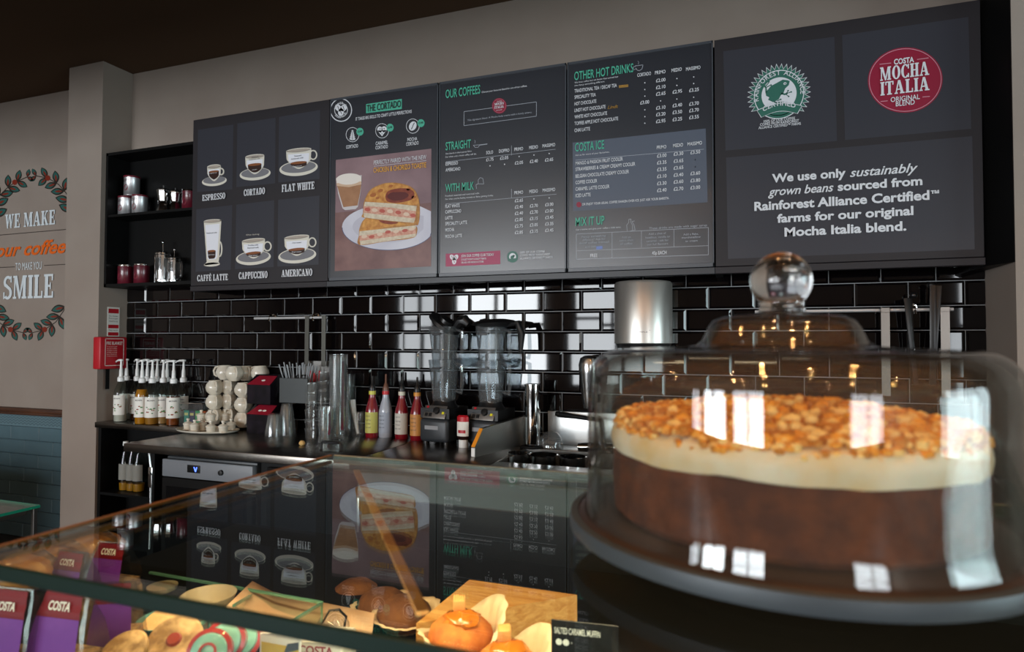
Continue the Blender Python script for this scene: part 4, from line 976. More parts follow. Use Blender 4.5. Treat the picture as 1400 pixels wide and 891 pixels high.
# ------------------------------------------------------------------ rails, straw holder
def rail(x0, x1, z, lab):
    t = thing('utensil_rail', lab, 'rail', (x0, -.05, z))
    b = MB().m(mat('satin_rail', 'd0d0d0', .4, .5)); b.tube([(0, 0, 0), (x1 - x0, 0, 0)], .0075, 10); b.build('bar', t)
    for k in (.22, .82):
        b = MB().m(M['chrome']); x = (x1 - x0) * k; b.tube([(x, .037, .012), (x, 0, .012), (x, -.006, -.018)], .006); b.lathe([(0, .004), (.016, .003), (.016, 0)], n=14, mx=Matrix.Translation((x, .036, .012)) @ Matrix.Rotation(PI / 2, 4, 'X')); b.build('bracket', t)
    return t
rail(.63, 1.15, 1.562, 'short steel utensil rail on the tiles above the straw holder')
rail(3.45, 4.21, 1.561, 'steel utensil rail on the tiles at the right, above the cake dome')
def holder(x0, x1, lab):
    t = thing('hanging_bin', lab, 'utensil holder', ((x0 + x1) / 2, -.05, 0)); w = (x1 - x0) / 2
    b = MB().m(M['darksteel'])
    for s_ in (-1, 1): b.box(s_ * w * .62 - .014, -.012, 1.28, s_ * w * .62 + .014, -.009, 1.575, .0005, seg=1); b.box(s_ * w * .62 - .016, -.014, 1.568, s_ * w * .62 + .016, .012, 1.574)
    b.build('hanger_strap', t)
    b = MB().m(M['steel']); b.box(-w, .018, 1.09, w, .022, 1.31); b.box(-w, -.19, 1.09, w, .02, 1.095); b.box(-w, -.19, 1.095, -w + .003, .018, 1.2); b.box(w - .003, -.19, 1.095, w, .018, 1.2); b.build('bin', t)
    b = MB().m(mat('scratched_steel', '505252', .42, 1., bump=(60, .1, .001))); b.box(-w, -.196, 1.085, w, -.191, 1.222, .0015, seg=1); b.build('front_plate', t)
    return t
hb = holder(.985, 1.172, 'steel bin of straws and stirrers hung from the rail')
straw = mat('frosted_straw', '8a9195', .35, spec=.4); strawred = mat('red_stirrer', 'b0202a', .4); 
for i in range(26):
    x = .99 + i * .0045; dx = (i - 15) * .0048; y0 = -.17 + (i % 3) * .02
    o = sub('drinking_straw', None, straw, lambda q: q.tube([(x, y0, 1.10), (x + dx * .9, y0 + random.uniform(-.01, .02), 1.29 + random.uniform(-.012, .015))], .0035, 8)); tag(o, 'frosted clear drinking straw in the fanned bunch in the steel bin', 'straw', 'straws in the steel bin')
for i in range(6):
    x = 1.10 + i * .008
    o = sub('stirrer', None, strawred, lambda q: q.tube([(x, -.15 + (i % 2) * .03, 1.10), (x - .004 + i * .004, -.15 + (i % 2) * .03, 1.235 + (i % 3) * .012)], .0045, 6)); tag(o, 'red stirrer standing at the right side of the steel bin', 'stirrer', 'red stirrers in the steel bin')
for i in range(5):
    x = 1.03 + i * .016
    t_ = thing('whisk_loop', 'dark coiled wire loop above the front of steel bin', 'utensil', (x, -.16, 1.10), 'coiled wire loops in the steel bin')
    b = MB().m(M['blackplastic']); b.tube([(0, 0, 0), (0, 0, .11)] + [(.011 * sin(a * PI / 5), -.004 * (i % 2), .122 - .013 * cos(a * PI / 5)) for a in range(11)], .0035, 6); b.build('wire', t_)
# right-hand rail: two straps and two black tongs
for px in (1209, 1290):
    x = at(1, -.05, px, 440).x
    t = thing('hanging_strap', 'flat steel strap hanging from right rail, %s the two black tongs' % ('left of' if px < 1250 else 'right of'), 'strap', (x, -.06, 1.2))
    b = MB().m(mat('satin_strap', '8c8680', .4, 1.)); b.box(-.016, -.012, 0, .016, -.009, .365); b.box(-.017, -.014, .35, .017, .012, .37, .001, seg=1); b.build('strap', t)
for k, px in enumerate((1248, 1272)):
    x = at(1, -.06, px, 430).x
    t = thing('black_tongs', 'black tongs hanging on the right rail, %s' % ('leaning left' if k == 0 else 'upright beside the right strap'), 'tongs', (x, -.075, 1.25), rz=.2 - .3 * k)
    for s_ in (-1, 1):
        b = MB().m(M['blackplastic']); b.box(-.011, -.003, 0, .011, .003, .36 + .05 * k, .002, mx=Matrix.Translation((0, s_ * .012, 0)) @ Matrix.Rotation(s_ * .03 + (-.06 if k == 0 else .04), 4, 'Y')); b.build('arm', t)
    b = MB().m(M['blackplastic']); b.ball((0, 0, .37 + .04 * k), .014); b.build('joint', t)

# ------------------------------------------------------------------ plastic cups
def cup_proto(r0, r1, h, lab, grp, red=False):
    t = thing('plastic_cup', lab, 'cup', (0, 0, 0), grp)
    b = MB().m(M['clearplastic']); b.lathe([(0, .002), (r0, .0), (r0 + .001, .004), (r1, h - .004), (r1 + .003, h - .003), (r1 + .003, h), (r1, h)], n=24)
    if red: b.m(mat('cup_print_red', '6a2030', .5)); b.lathe([(r0 + (r1 - r0) * .4 + .001, h * .4), (r0 + (r1 - r0) * .7 + .001, h * .7)], n=4, a0=2.6, a1=2.9); b.lathe([(r0 + (r1 - r0) * .4 + .001, h * .4), (r0 + (r1 - r0) * .7 + .001, h * .7)], n=4, a0=-.55, a1=-.2)
    b.build('cup_wall', t)
    return t
def stack(px, py, n, step, r0, r1, h, lab, grp, inv=False, red=False, lean=0., z=ZT):
    P = g(px, py); proto = None
    for k in range(n):
        zz = z + k * step
        loc = (P.x - lean * k * step * .4, P.y + lean * k * step * .2, zz + (h if inv else 0))
        if proto is None:
            proto = cup_proto(r0, r1, h, lab, grp, red); o = proto; o.location = loc
        else: o = dup(proto, loc, 0, lab, grp)
        if inv: o.rotation_euler = (PI, 0, 0)
    return P
stack(374.5, 596, 4, .009, .03, .046, .095, 'clear dome-shaped cup in the short upturned pile in front of the red boxes', 'short upturned cup pile', inv=True)
stack(393, 594, 7, .012, .028, .044, .1, 'clear cup in the leaning upturned pile beneath the steel bin', 'leaning upturned cup pile', inv=True, lean=.35)
stack(425, 601, 6, .047, .024, .032, .062, 'small clear cup in the loose column right of the steel bin', 'loose column of small cups')
stack(441, 594, 7, .047, .024, .032, .062, 'small clear cup in the column behind the red-printed cups', 'rear column of small cups')
stack(445, 603, 12, .008, .026, .038, .09, 'clear red-printed cup in the low front column', 'low column of printed cups', red=True)
stack(461.5, 599, 32, .0105, .034, .047, .12, 'clear ribbed cup in the tall bright column left of the sauces', 'tall column of ribbed cups', red=True)
stack(474, 591, 22, .0105, .034, .045, .11, 'clear cup in the shorter column behind the tall one', 'shorter column of cups')
P = stack(489.5, 596, 1, 0, .03, .043, .13, 'single clear cup with a scoop in it beside the sauces', None)
t = thing('scoop', 'white plastic scoop standing in the clear cup by the sauces', 'scoop', (P.x, P.y, ZT + .004)); b = MB().m(M['whiteplastic']); b.tube([(.0, 0, .01), (-.03, .005, .12), (-.045, .01, .19)], [.008, .014, .018], 8); b.build('handle', t)
P = g(413, 609); o = sub('crumb', None, mat('pastry', 'd9b270', .8, bump=(80, .5, .004)), lambda q: q.ball((P.x, P.y, ZT + .012), .016, (1, .8, .8), 12, .35)); tag(o, 'small pale pastry crumb lying on the steel worktop', 'crumb')

# ------------------------------------------------------------------ sauce bottles
def sauce(px, py, body, label, nozzle, hz, lab, band):
    P = g(px, py); t = thing('sauce_bottle', lab, 'bottle', (P.x, P.y, ZT), 'sauce bottles beside the blenders')
    b = MB().m(body); b.lathe([(0, 0), (.034, 0), (.036, .006), (.036, .14), (.032, .16), (.019, .205), (.017, .215), (.016, .25)], n=24); b.build('bottle', t)
    b = MB().m(mat('lab_' + label, label, .5)); b.lathe([(.0364, .025), (.0364, .135)], a0=-PI * .98, a1=-PI * .02)
    b.m(mat('label_ink')); 
    for k in range(4): w = .03 + .006 * (k % 2); put_text(b, ['SAUCE', 'topping', 'rich & smooth', 'shake well'][k], w, .007, wrap(.0368, -PI / 2 - .15, .112 - .02 * k)(w), 's')
    b.build('paper_label', t)
    b = MB().m(mat('band_' + band, band, .4)); b.lathe([(.0175, .228), (.0185, .229), (.0185, .247), (.0175, .248)]); b.build('neck_band', t)
    b = MB().m(nozzle); b.lathe([(.0165, .249), (.017, .262), (.009, .285), (.006, .29), (.005, hz), (.004, hz + .003), (0, hz + .003)], n=14); b.build('nozzle', t)
redb = mat('berry_sauce', '7a0c1c', .25, coat=.5)
sauce(508.5, 597, redb, 'b9b45a', M['blackplastic'], .325, 'berry red sauce bottle with yellow-green label, leftmost of four', 'c9c44c')
sauce(527, 597, mat('grey_sauce', 'a3a9b4', .3, coat=.5), '98a0ae', mat('brown_nozzle', '6a4636', .4), .335, 'silver-grey sauce bottle with red neck band', 'c0242c')
sauce(549, 599, redb, 'c2beb4', M['blackplastic'], .325, 'red sauce bottle with white label', 'd0ccb8')
sauce(570, 601, redb, 'c08440', M['blackplastic'], .325, 'red sauce bottle with orange label, next to the blender', 'd08a2c')
P = g(633.5, 611); t = thing('squeeze_bottle', 'white and red squeeze bottle standing on its white cap', 'bottle', (P.x, P.y, ZT))
b = MB().m(mat('dark_sauce', '24100e', .3)); b.lathe([(.022, .036), (.03, .045), (.032, .06), (.032, .135), (.024, .152), (0, .157)], n=22, mx=Matrix.Diagonal((1, .7, 1, 1))); b.build('bottle', t)
b = MB().m(M['whiteplastic']); b.lathe([(0, 0), (.023, 0), (.023, .034), (.02, .037)], n=22); b.build('cap', t)
b = MB().m(M['paper']); b.lathe([(.0325, .055), (.0325, .125)], a0=-PI * .9, a1=-PI * .1, mx=Matrix.Diagonal((1, .72, 1, 1))); b.m(M['red']); b.lathe([(.0325, .125), (.0325, .148), (.0225, .156)], a0=-PI * .9, a1=-PI * .1, mx=Matrix.Diagonal((1, .72, 1, 1))); b.lathe([(.033, .07), (.033, .085)], a0=-PI * .7, a1=-PI * .3, mx=Matrix.Diagonal((1, .72, 1, 1))); b.build('paper_label', t)

# ------------------------------------------------------------------ blenders
def blender(px, Y, lab, lid):
    P = at(1, Y, px, 580); t = thing('blender', lab, 'blender', (P.x, Y, ZT), rz=-.12)
    b = MB().m(mat('blender_grey', '2e3236', .4, spec=.4)); b.box(-.085, -.1, .012, .085, .1, .13, .02, seg=3); b.build('base', t)
    b = MB().m(M['blackplastic'])
    for sx in (-1, 1):
        for sy in (-1, 1): b.lathe([(0, 0), (.016, 0), (.016, .016)], (sx * .06, sy * .07, 0), 12)
    b.build('feet', t)
    mx = Matrix.Translation((0, -.092, .135)) @ Matrix.Rotation(math.radians(-24), 4, 'X')
    b = MB().m(M['blackplastic']); b.prism([(-.09, .115), (-.1, .125), (.1, .125), (.09, .115)][:0] or [(-.1, .128), (.1, .128), (.1, .16), (-.08, .205), (.08, .205)][:0] or [(-.085, -.085), (.085, -.085), (.085, .1), (-.085, .1)], .13, .18)
    b.lathe([(.075, .18), (.06, .2), (.055, .215)], n=24); b.build('motor_top', t)
    b = MB().m(mat('blender_plate', '6e6a66', .35, .6)); b.box(-.066, -.004, -.005, .066, .0, .062, .003, mx=mx); pn = b.build('control_panel', t)
    b = MB().m(M['blackplastic']); b.lathe([(0, .016), (.016, .014), (.018, 0)], n=18, mx=mx @ Matrix.Translation((.012, -.004, .034)) @ Matrix.Rotation(PI / 2, 4, 'X')); b.box(-.055, -.006, .004, -.038, -.003, .022, mx=mx); b.box(-.032, -.006, .004, -.015, -.003, .022, mx=mx); b.box(-.055, -.006, .028, -.038, -.003, .044, mx=mx); b.build('dial', pn)
    b = MB().m(mat('yellow_switch', 'd8d020', .5)); b.box(.044, -.007, .018, .056, -.003, .03, mx=mx); b.build('yellow_switch', pn)
    b = MB().m(M['red']); b.box(-.052, -.007, .048, -.04, -.003, .058, mx=mx); b.build('red_switch', pn)
    b = MB().m(mat('name_plate', '8a8c90', .4)); b.box(-.05, -.1015, .075, .03, -.0995, .095, .001, seg=1); b.build('name_plate', t)
    def jar(z, nm):
        j = MB().m(M['jarplastic'])
        sq = lambda a, zz: .10 * (abs(cos(2 * a)) ** 3) * -1
        j.lathe([(0, .005), (.056, .0), (.06, .02), (.075, .2), (.078, .215), (.081, .216), (.079, .2), (.056, .02)], (0, 0, z), 28, wob=sq)
        ob = j.build(nm, t)
        k = MB().m(M['jarplastic']); k.tube([(.07, 0, z + .2), (.105, 0, z + .19), (.108, 0, z + .1), (.1, 0, z + .05), (.066, 0, z + .06)], [.009, .011, .011, .01, .008]); k.build('handle', ob)
        k = MB().m(M['blackplastic']); k.box(-.02, -.0815, z + .17, .025, -.0795, z + .18); k.build('print_mark', ob)
    jar(.205, 'jar'); jar(.375, 'stacked_jar')
    b = MB().m(M['blackplastic']); lid(b); b.build('rubber_lid', t)
def lid_up(b):
    mx = Matrix.Translation((.0, 0, .605)) @ Matrix.Rotation(math.radians(38), 4, 'Y'); b.lathe([(0, .03), (.04, .03), (.042, .012), (.085, .01), (.09, -.004), (.07, -.006), (.065, -.02), (0, -.02)], n=28, mx=mx)
    b.tube([(.05, .02, .58), (.085, .02, .615), (.11, .02, .622), (.135, .02, .6)], [.02, .03, .03, .018], 10)
def lid_flat(b):
    mx = Matrix.Translation((.02, 0, .605)) @ Matrix.Rotation(math.radians(-3), 4, 'Y'); b.lathe([(0, .022), (.06, .02), (.1, .012), (.12, -.002), (.095, -.008), (.07, -.02), (0, -.02)], n=30, mx=mx)
    b.tube([(.1, 0, .60), (.15, 0, .605), (.17, 0, .55), (.165, 0, .46)], [.014, .018, .018, .01], 10)
blender(607, -.17, 'blender with two stacked clear jars and a lid propped open, beside the sauces', lid_up)
blender(671, -.155, 'blender with two stacked clear jars and flat lid, behind the steel partition', lid_flat)

# ------------------------------------------------------------------ partition, shaker, sink things, dispensers
t = thing('steel_partition', 'steel splash partition with slanting orange-lit front edge beside the sink', 'partition', (2.255, -.50, ZT), rz=-.25)
mx = Matrix(((0, 0, 1, 0), (1, 0, 0, 0), (0, 1, 0, 0), (0, 0, 0, 1)))
b = MB().m(mat('partition_steel', '8d8a86', .35, 1., bump=(30, .05, .001))); b.prism([(0, 0), (.43, 0), (.43, .145), (.06, .12), (0, .045)], 0, .02, mx); b.build('panel', t)
b = MB().m(mat('painted_orange_reflection', 'e8952a', .4)); b.prism([(-.004, .046), (.056, .121), (.058, .118), (-.001, .044)], .001, .02, mx); b.build('orange_edge', t)  # orange reflection on the sloping steel end, painted as a thin strip
b = MB().m(M['whiteplastic']); b.box(.002, -.004, .002, .02, 0, .04); b.build('white_foot', t)
P = at(1, -.16, 728, 600)
t = thing('steel_shaker', 'tall shiny steel cylinder standing behind the sink', 'shaker', (P.x, -.16, ZT)); b = MB().m(M['chrome']); b.lathe([(0, 0), (.036, 0), (.037, .004), (.037, .3), (.04, .302), (.04, .308), (.036, .308), (.035, .02)], n=32); b.build('body', t)
t = thing('sink_rack', 'black rubber mat strip at the foot of steel cylinder', 'mat', (P.x, -.17, ZT)); b = MB().m(M['blackmatt']); b.lathe([(.0, 0), (.055, 0), (.055, .008), (.038, .01), (.038, 0)], n=24); b.build('ring', t)
for k, (px, r) in enumerate([(710, .052), (743, .062), (783, .058)]):
    P = at(1, -.40, px, 620); t = thing('steel_tub', 'steel tub sitting in the sink, %s of three' % ('leftmost', 'middle', 'rightmost')[k], 'tub', (P.x, -.40, ZT - .19), 'steel tubs in the sink')
    b = MB().m(M['chrome']); b.lathe([(0, 0), (r - .004, 0), (r, .01), (r, .2), (r + .004, .203), (r - .002, .205), (r - .004, .02), (0, .012)], n=32); b.build('body', t)
P = at(1, -.12, 753, 606); t = thing('glass_bowl', 'upturned clear ribbed glass bowl behind the sink', 'bowl', (P.x, -.12, ZT)); b = MB().m(M['jarplastic']); b.lathe([(.058, 0), (.06, .004), (.056, .03), (.05, .05), (.03, .072), (0, .08)], n=28); b.lathe([(.0585, .018), (.0605, .02), (.0585, .022)], n=28); b.lathe([(.054, .04), (.056, .042), (.0535, .044)], n=28); b.build('shell', t)
P = at(1, -.05, 764, 566); Q = at(1, -.18, 812, 573)
t = thing('black_tap', 'black tap lever with chrome tip above the sink splashback', 'tap', P); v_ = Q - P
b = MB().m(M['blackplastic']); b.tube([(0, 0, 0), tuple(v_ * .5), tuple(v_ * 1.2)], [.016, .011, .01], 12); b.build('lever', t)
b = MB().m(M['chrome']); b.tube([tuple(-v_ * .06), tuple(v_ * .05)], [.013, .016], 14); b.tube([tuple(v_ * 1.2), (v_.x * 1.25, v_.y * 1.2, -.11), (v_.x * 1.25, v_.y * 1.2, ZT - P.z)], .012, 10); b.build('chrome_body', t)
P = at(1, -.2, 791, 609); t = thing('chrome_spout', 'short dark chrome spout lying level beside the sink', 'tap', (P.x, -.2, ZT + .022)); b = MB().m(M['chrome']); b.tube([(0, 0, 0), (.04, 0, .002), (.16, .02, .004)], [.02, .022, .018], 16); b.tube([(.16, .02, .004), (.16, .02, -.022)], .018, 12); b.build('spout', t)
P = at(1, -.14, 879.5, 440)
t = thing('paper_towel_dispenser', 'brushed steel cylinder paper dispenser on tiled wall under the boards', 'dispenser', (P.x, -.145, 1.415))
b = MB().m(mat('dispenser_steel', 'd2d0ca', .36, .85, bump=(50, .05, .001), aniso=(60, 60, 1))); b.lathe([(.125, .0), (.132, .004), (.132, .275), (.125, .285), (0, .288)], n=48)
b.build('shell', t)
b = MB().m(mat('label_ink')); w = .05; put_text(b, 'SIMPLE', w, .006, wrap(.1325, -PI / 2 + .1, .05)(w), 's'); fn = wrap(.1325, -PI / 2 + .1, .06)(w); b.poly([fn(-.01, .0), (fn(w + .01, 0)), fn(w + .01, .002), fn(-.01, .002)]); b.build('printed_mark', t, flat=True)
b = MB().m(M['blackplastic']); b.lathe([(0, -.02), (.118, -.02), (.125, 0), (0, 0)], n=40); b.box(-.05, .1, .02, .05, .131, .24); b.build('dark_base', t)
P = at(1, -.11, 806, 520)
t = thing('soap_dispenser', 'rounded shiny steel dispenser on the tiles left of the cake dome', 'dispenser', (P.x, -.10, 1.1))
b = MB().m(mat('satin_dispenser', 'b8b8b6', .22, 1.)); b.lathe([(0, 0), (.03, .005), (.04, .06), (.052, .17), (.055, .215), (.047, .245), (.025, .258), (0, .26)], n=32, mx=Matrix.Diagonal((1, 1.2, 1, 1))); b.build('shell', t)
b = MB().m(M['darksteel']); b.box(-.03, .04, .05, .03, .088, .22); b.build('wall_plate', t)
# glass-topped table at the left edge
t = thing('glass_table', 'low glass-topped table with green glass edge at far left', 'table', (.68, -1.305, 0))
b = MB().m(M['caseglass']); b.box(-1.0, -.9, .74, 0, 0, .75); b.m(M['tealedge']); b.box(-.002, -.9, .7395, .001, .001, .7505); b.box(-1.0, -.001, .7395, 0, .001, .7505); b.build('glass_top', t)
b = MB().m(mat('table_board', '3c3834', .5)); b.box(-.97, -.87, .715, -.03, -.03, .738, .003); b.build('under_board', t)
for (x, y) in ((-.012, -.012), (-.97, -.012), (-.97, -.88), (-.012, -.88)): sub('leg', t, M['steel'], lambda q: q.box(x - .01, y - .008, 0, x + .006, y + .008, .738, .002, seg=1))
# ================================================================== the display case in front
GZ = 1.298                                  # top of its glass
GX0, GY0, GY1 = 2.967, -2.856, -2.513
DK = 1.03                                   # deck inside
case = thing('display_case', 'glass-topped display case full of snacks in the foreground', 'display case', (0, 0, 0))
b = MB().m(M['caseglass']); b.box(GX0, GY0, GZ - .008, 4.6, GY1, GZ)
b.build('top_glass', case)
b = MB().m(M['glassedge']); b.box(GX0 - .0015, GY0 - .0025, GZ - .0085, 4.6, GY0 - .0002, GZ + .0003, .0008, seg=1); b.build('front_glass_edge', case)
b = MB().m(mat('grey_glass_edge', '6c7a74', .3)); b.box(GX0, GY1 + .0002, GZ - .0085, 4.6, GY1 + .004, GZ + .0003, .001, seg=1); b.build('rear_glass_edge', case)
edge_glow = mat('painted_edge_glow', 'a8743a', .3, .6)  # orange glow of the lamp-lit left glass edge, painted as two strips
b = MB().m(edge_glow); b.box(GX0 - .004, GY0, GZ - .0088, GX0 - .0003, GY1, GZ - .0055); b.box(GX0 - .004, GY0, GZ - .002, GX0 - .0003, GY1, GZ + .0004); b.build('side_edge_glow', case)
b = MB().m(M['caseglass']); b.box(GX0, GY0 + .001, DK, 4.6, GY0 + .006, GZ - .009); b.build('front_glass', case)
b = MB().m(mat('case_rail_steel', '5a5e60', .5, .5)); b.box(3.012, GY1 - .02, GZ - .036, 4.6, GY1 - .012, GZ - .0095, .001, seg=1); b.build('rear_rail', case)
b = MB().m(M['blackmatt']); b.box(2.36, -2.86, DK - .02, 4.6, -2.0, DK, .002, seg=1); b.build('deck', case)
b = MB().m(M['black']); b.box(2.37, -2.84, 0, 4.6, -2.02, DK - .021); b.build('cabinet', case)
b = MB().m(M['blackmatt']); b.box(2.72, -2.02, DK, 4.6, -2.0, 1.13); b.build('back_panel', case)
P, Q = at(2, GZ - .012, 487, 645), at(2, GZ - .012, 578, 842)
v_ = (Q - P); b = MB().m(wood('pale_strut_wood', 'b07840', 'c89050', .5, (20, 2, 20))); n_ = Vector((-v_.y, v_.x, 0)).normalized() * .003
b.prism([(P.x - n_.x, P.y - n_.y), (Q.x - n_.x, Q.y - n_.y), (Q.x + n_.x, Q.y + n_.y), (P.x + n_.x, P.y + n_.y)], GZ - .0115, GZ - .0095); b.build('timber_strut', case)
l = bpy.data.lights.new('case_lamp', 'AREA'); l.shape = 'RECTANGLE'; l.size = 1.4; l.size_y = .015; l.energy = 2.6; l.color = (1, .72, .46)
lo = bpy.data.objects.new('case_lamp', l); COL.objects.link(lo); lo.location = (3.55, GY0 + .012, GZ - .012); lo.rotation_euler = (Vector((0, .3, -.6))).to_track_quat('-Z', 'Y').to_euler(); lo.parent = case
l2 = l.copy(); l2.energy = 7.5; l2.size = 1.2; lo = bpy.data.objects.new('case_lamp', l2); COL.objects.link(lo); lo.location = (3.3, GY1 - .008, GZ - .02); lo.rotation_euler = Vector((0, .15, -1)).to_track_quat('-Z', 'Y').to_euler(); lo.parent = case

# ------------------------------------------------------------------ cake stand
CX, CY = 3.4045, -2.6755
PZ = 1.3175
t = thing('cake_stand', 'low dark wooden cake stand with grey rim on the glass', 'cake stand', (CX, CY, GZ))
b = MB().m(wood('dark_stand_wood', '2a211c', '3a2d24', .35, (6, 6, 20))); b.lathe([(0, .009), (.119, .009), (.123, .0105), (.123, .018), (.12, .0195), (0, .0195)], n=96); b.build('plate', t)
b = MB().m(mat('grey_rim', '3c464d', .45, .2, bump=(60, .2, .001))); b.lathe([(.1225, .0095), (.127, .0105), (.1275, .014), (.1268, .0185), (.1225, .019)], n=96); b.build('rim', t)
b = MB().m(M['blackmatt']); b.lathe([(0, 0), (.075, 0), (.07, .009), (0, .009)], n=64); b.build('foot', t)
t = thing('glass_dome', 'clear glass cake dome with round ball knob', 'cake dome', (CX, CY, PZ + .0005))
def dome_prof(o): # o: inset
    H = .0985 - o
    R = .1165 - o
    pr = [(R + .002, 0), (R + .0005, .006), (R, .012), (R - .0003, .05)]
    for i in range(9):
        a = i / 8 * PI / 2; pr.append((R - .022 + .022 * cos(a), H - .02 + .02 * sin(a)))
    pr += [(.062, H + .001), (.05, H + .002), (.046, H + .005), (.043, H + .012), (.040, H + .017), (.034, H + .0195), (.018, H + .021), (.013, H + .022)]
    return pr
b = MB().m(M['domeglass']); b.lathe(dome_prof(0) + [(0, .1208)], n=128); b.lathe(dome_prof(.0035)[:-1] + [(0, .0985 - .0035 + .0205)], n=128); b.build('shell', t, angle=60)
b = MB().m(solid_glass('knob_glass')); b.lathe([(0, .1212), (.0135, .1212), (.0125, .124), (.0125, .126)] + [(.0177 * cos(a), .1395 + .0177 * sin(a)) for a in [math.radians(-46 + i * 8.5) for i in range(16)]] + [(0, .1572)], n=64); b.build('knob', t, angle=60)
# cake
t = thing('carrot_cake', 'round brown cake with cream icing and crumbled nut topping', 'cake', (CX, CY, PZ + .0003))
def wob(s, amp, fr): return lambda a, z: amp * noise.noise(Vector((cos(a) * fr, sin(a) * fr, z * 60 + s)))
spg = mat('brown_sponge', '431a06', .85, noise_=(60, '66300e', .4, .7), bump=(140, .6, .003))
b = MB().m(spg); b.lathe([(0, 0), (.096, 0), (.099, .004)] + [(.1, .004 + i * .0045) for i in range(8)] + [(.098, .0415), (0, .042)], n=120, wob=wob(0, .012, 9)); b.build('sponge', t)
ic = mat('cream_icing', 'e8dcc0', .5, sss=.2, noise_=(30, 'e0b468', .4, .75), bump=(50, .3, .003))
b = MB().m(ic)
prof = [(0, .038), (.09, .038)]
rings = []
n = 140
for j, (r, z) in enumerate([(.097, .038), (.1005, .0395), (.1015, .0435), (.1012, .048), (.0995, .052), (.094, .055), (.08, .0565), (.05, .0575), (0, .058)]):
    if r == 0: rings.append([b.v((0, 0, z))]); continue
    k = []
    for i in range(n):
        a = 2 * PI * i / n; q = noise.noise(Vector((cos(a) * 4, sin(a) * 4, 1.3))); w_ = noise.noise(Vector((cos(a) * 12, sin(a) * 12, z * 90)))
        zz = z + (q * .0025 + .0022 * (sin(a + 2.6)) * -1 if j < 2 else q * .0015) + w_ * .0008; rr = r * (1 + .012 * w_); k.append(b.v((rr * cos(a), rr * sin(a), zz)))
    rings.append(k)
for A, B in zip(rings, rings[1:]):
    for i in range(n):
        j = (i + 1) % n
        b._f([A[i], A[j], B[0]]) if len(B) == 1 else b._f([A[i], A[j], B[j], B[i]])
b._f(rings[0][::-1]); b.build('icing', t)
tp = [mat('nut_gold', 'f0a02c', .6, bump=(90, .4, .002)), mat('nut_pale', 'ffd07c', .6), mat('nut_dark', 'cc8020', .6)]
b = MB()
for i in range(1500):
    r = .0965 * math.sqrt(random.random()); a = random.random() * 2 * PI; h = .0565 + .013 * max(0, 1 - (r / .0965) ** 1.6) * random.random() ** .6
    s_ = random.uniform(.0018, .0048); b.m(random.choice(tp)); b.ball((r * cos(a), r * sin(a), h), s_, (1, random.uniform(.6, 1), random.uniform(.5, .9)), 6, .3, seed=i)
for i in range(420):
    a = random.random() * 2 * PI; z = random.choice((.057, .055, .053, .0505)) + random.uniform(-.001, .002); r = .0985 - max(0, z - .052) * .5
    b.m(random.choice(tp)); b.ball((r * cos(a), r * sin(a), z), random.uniform(.0014, .0036), (1, 1, random.uniform(.6, .9)), 6, .3, seed=i)
o = b.build('nut_crumble', t); o['kind'] = 'stuff'

# ------------------------------------------------------------------ snacks in the case
def bag(px, py, d, w, h, yaw, lab, fill='6a4a30', z=DK):
    P = deep(px, py, d); t = thing('snack_bag', lab, 'snack bag', (P.x, P.y, z), 'bags of biscuits in the case', rz=yaw)
    dp = w * .55
    prof = [(0, 1, 1.), (.1, 1.03, 1.08), (.5, 1.0, .95), (.8, .88, .55), (.94, .74, .14), (1, .7, .05)]
    def ring(b, k, ins=0., n=1):
        zz, sw, sd = k; return [(sx * (w / 2 * sw - ins), sy * (dp / 2 * sd - ins * sd), zz * h) for sx, sy in ((-1, -1), (1, -1), (1, 1), (-1, 1))]
    def loft(b, pr, ins=0.):
        R_ = [[b.v(q) for q in ring(b, k, ins)] for k in pr]; b._f(R_[0][::-1]); b._f(R_[-1])
        for A, B in zip(R_, R_[1:]):
            for i in range(4): b._f([A[i], A[(i + 1) % 4], B[(i + 1) % 4], B[i]])
    b = MB().m(M['film']); loft(b, prof); b.build('clear_film', t, angle=50)
    b = MB().m(mat('bag_fill_' + fill, fill, .8, noise_=(120, 'a8804c', .4, .6), bump=(150, 1., .006))); loft(b, prof[:3] + [(.62, .98, .7)], .003); b.build('contents', t)
    def front(z0, z1, m_, nm, txt=None):
        b = MB().m(m_); N = 8; A = []
        for i in range(N + 1):
            zz = z0 + (z1 - z0) * i / N
            k = next(j for j in range(len(prof) - 1) if prof[j][0] <= zz <= prof[j + 1][0] + 1e-9); u = (zz - prof[k][0]) / (prof[k + 1][0] - prof[k][0])
            sw = prof[k][1] * (1 - u) + prof[k + 1][1] * u; sd = prof[k][2] * (1 - u) + prof[k + 1][2] * u
            A.append([b.v((sx * w / 2 * sw * .8, -dp / 2 * sd - .0012 - .001 * abs(sin(i * 2.3)), zz * h)) for sx in (-1, 0, 1)])
        for B, C_ in zip(A, A[1:]):
            for i in range(2): b._f([B[i], B[i + 1], C_[i + 1], C_[i]])
        if txt:
            b.m(M['paper']); zc = txt[1]; k = 3; u = (zc - .8) / .14; sd = .5 * (1 - u) + .12 * u; sl = (.12 - .5) * dp / 2 / (.14 * h)
            put_text(b, txt[0], w * .34, w * .1, lambda a_, v: (a_ - w * .17, -dp / 2 * sd - sl * v * 1.0 - .0042, zc * h + v), 'B')
        b.build(nm, t, flat=True)
    front(.06, .84, mat('purple_label', '6a2f8e', .55, spec=.2, noise_=(14, '8248a4', .45, .75)), 'purple_label')
    front(.84, .99, mat('red_header', '741420', .55, spec=.2), 'red_header', ('COSTA', .885))
bag(92, 850, .60, .074, .155, .12, 'purple and red biscuit bag at bottom left, facing front with COSTA header')
bag(18, 850, .60, .07, .155, .14, 'purple and red biscuit bag cut off by the left frame edge')
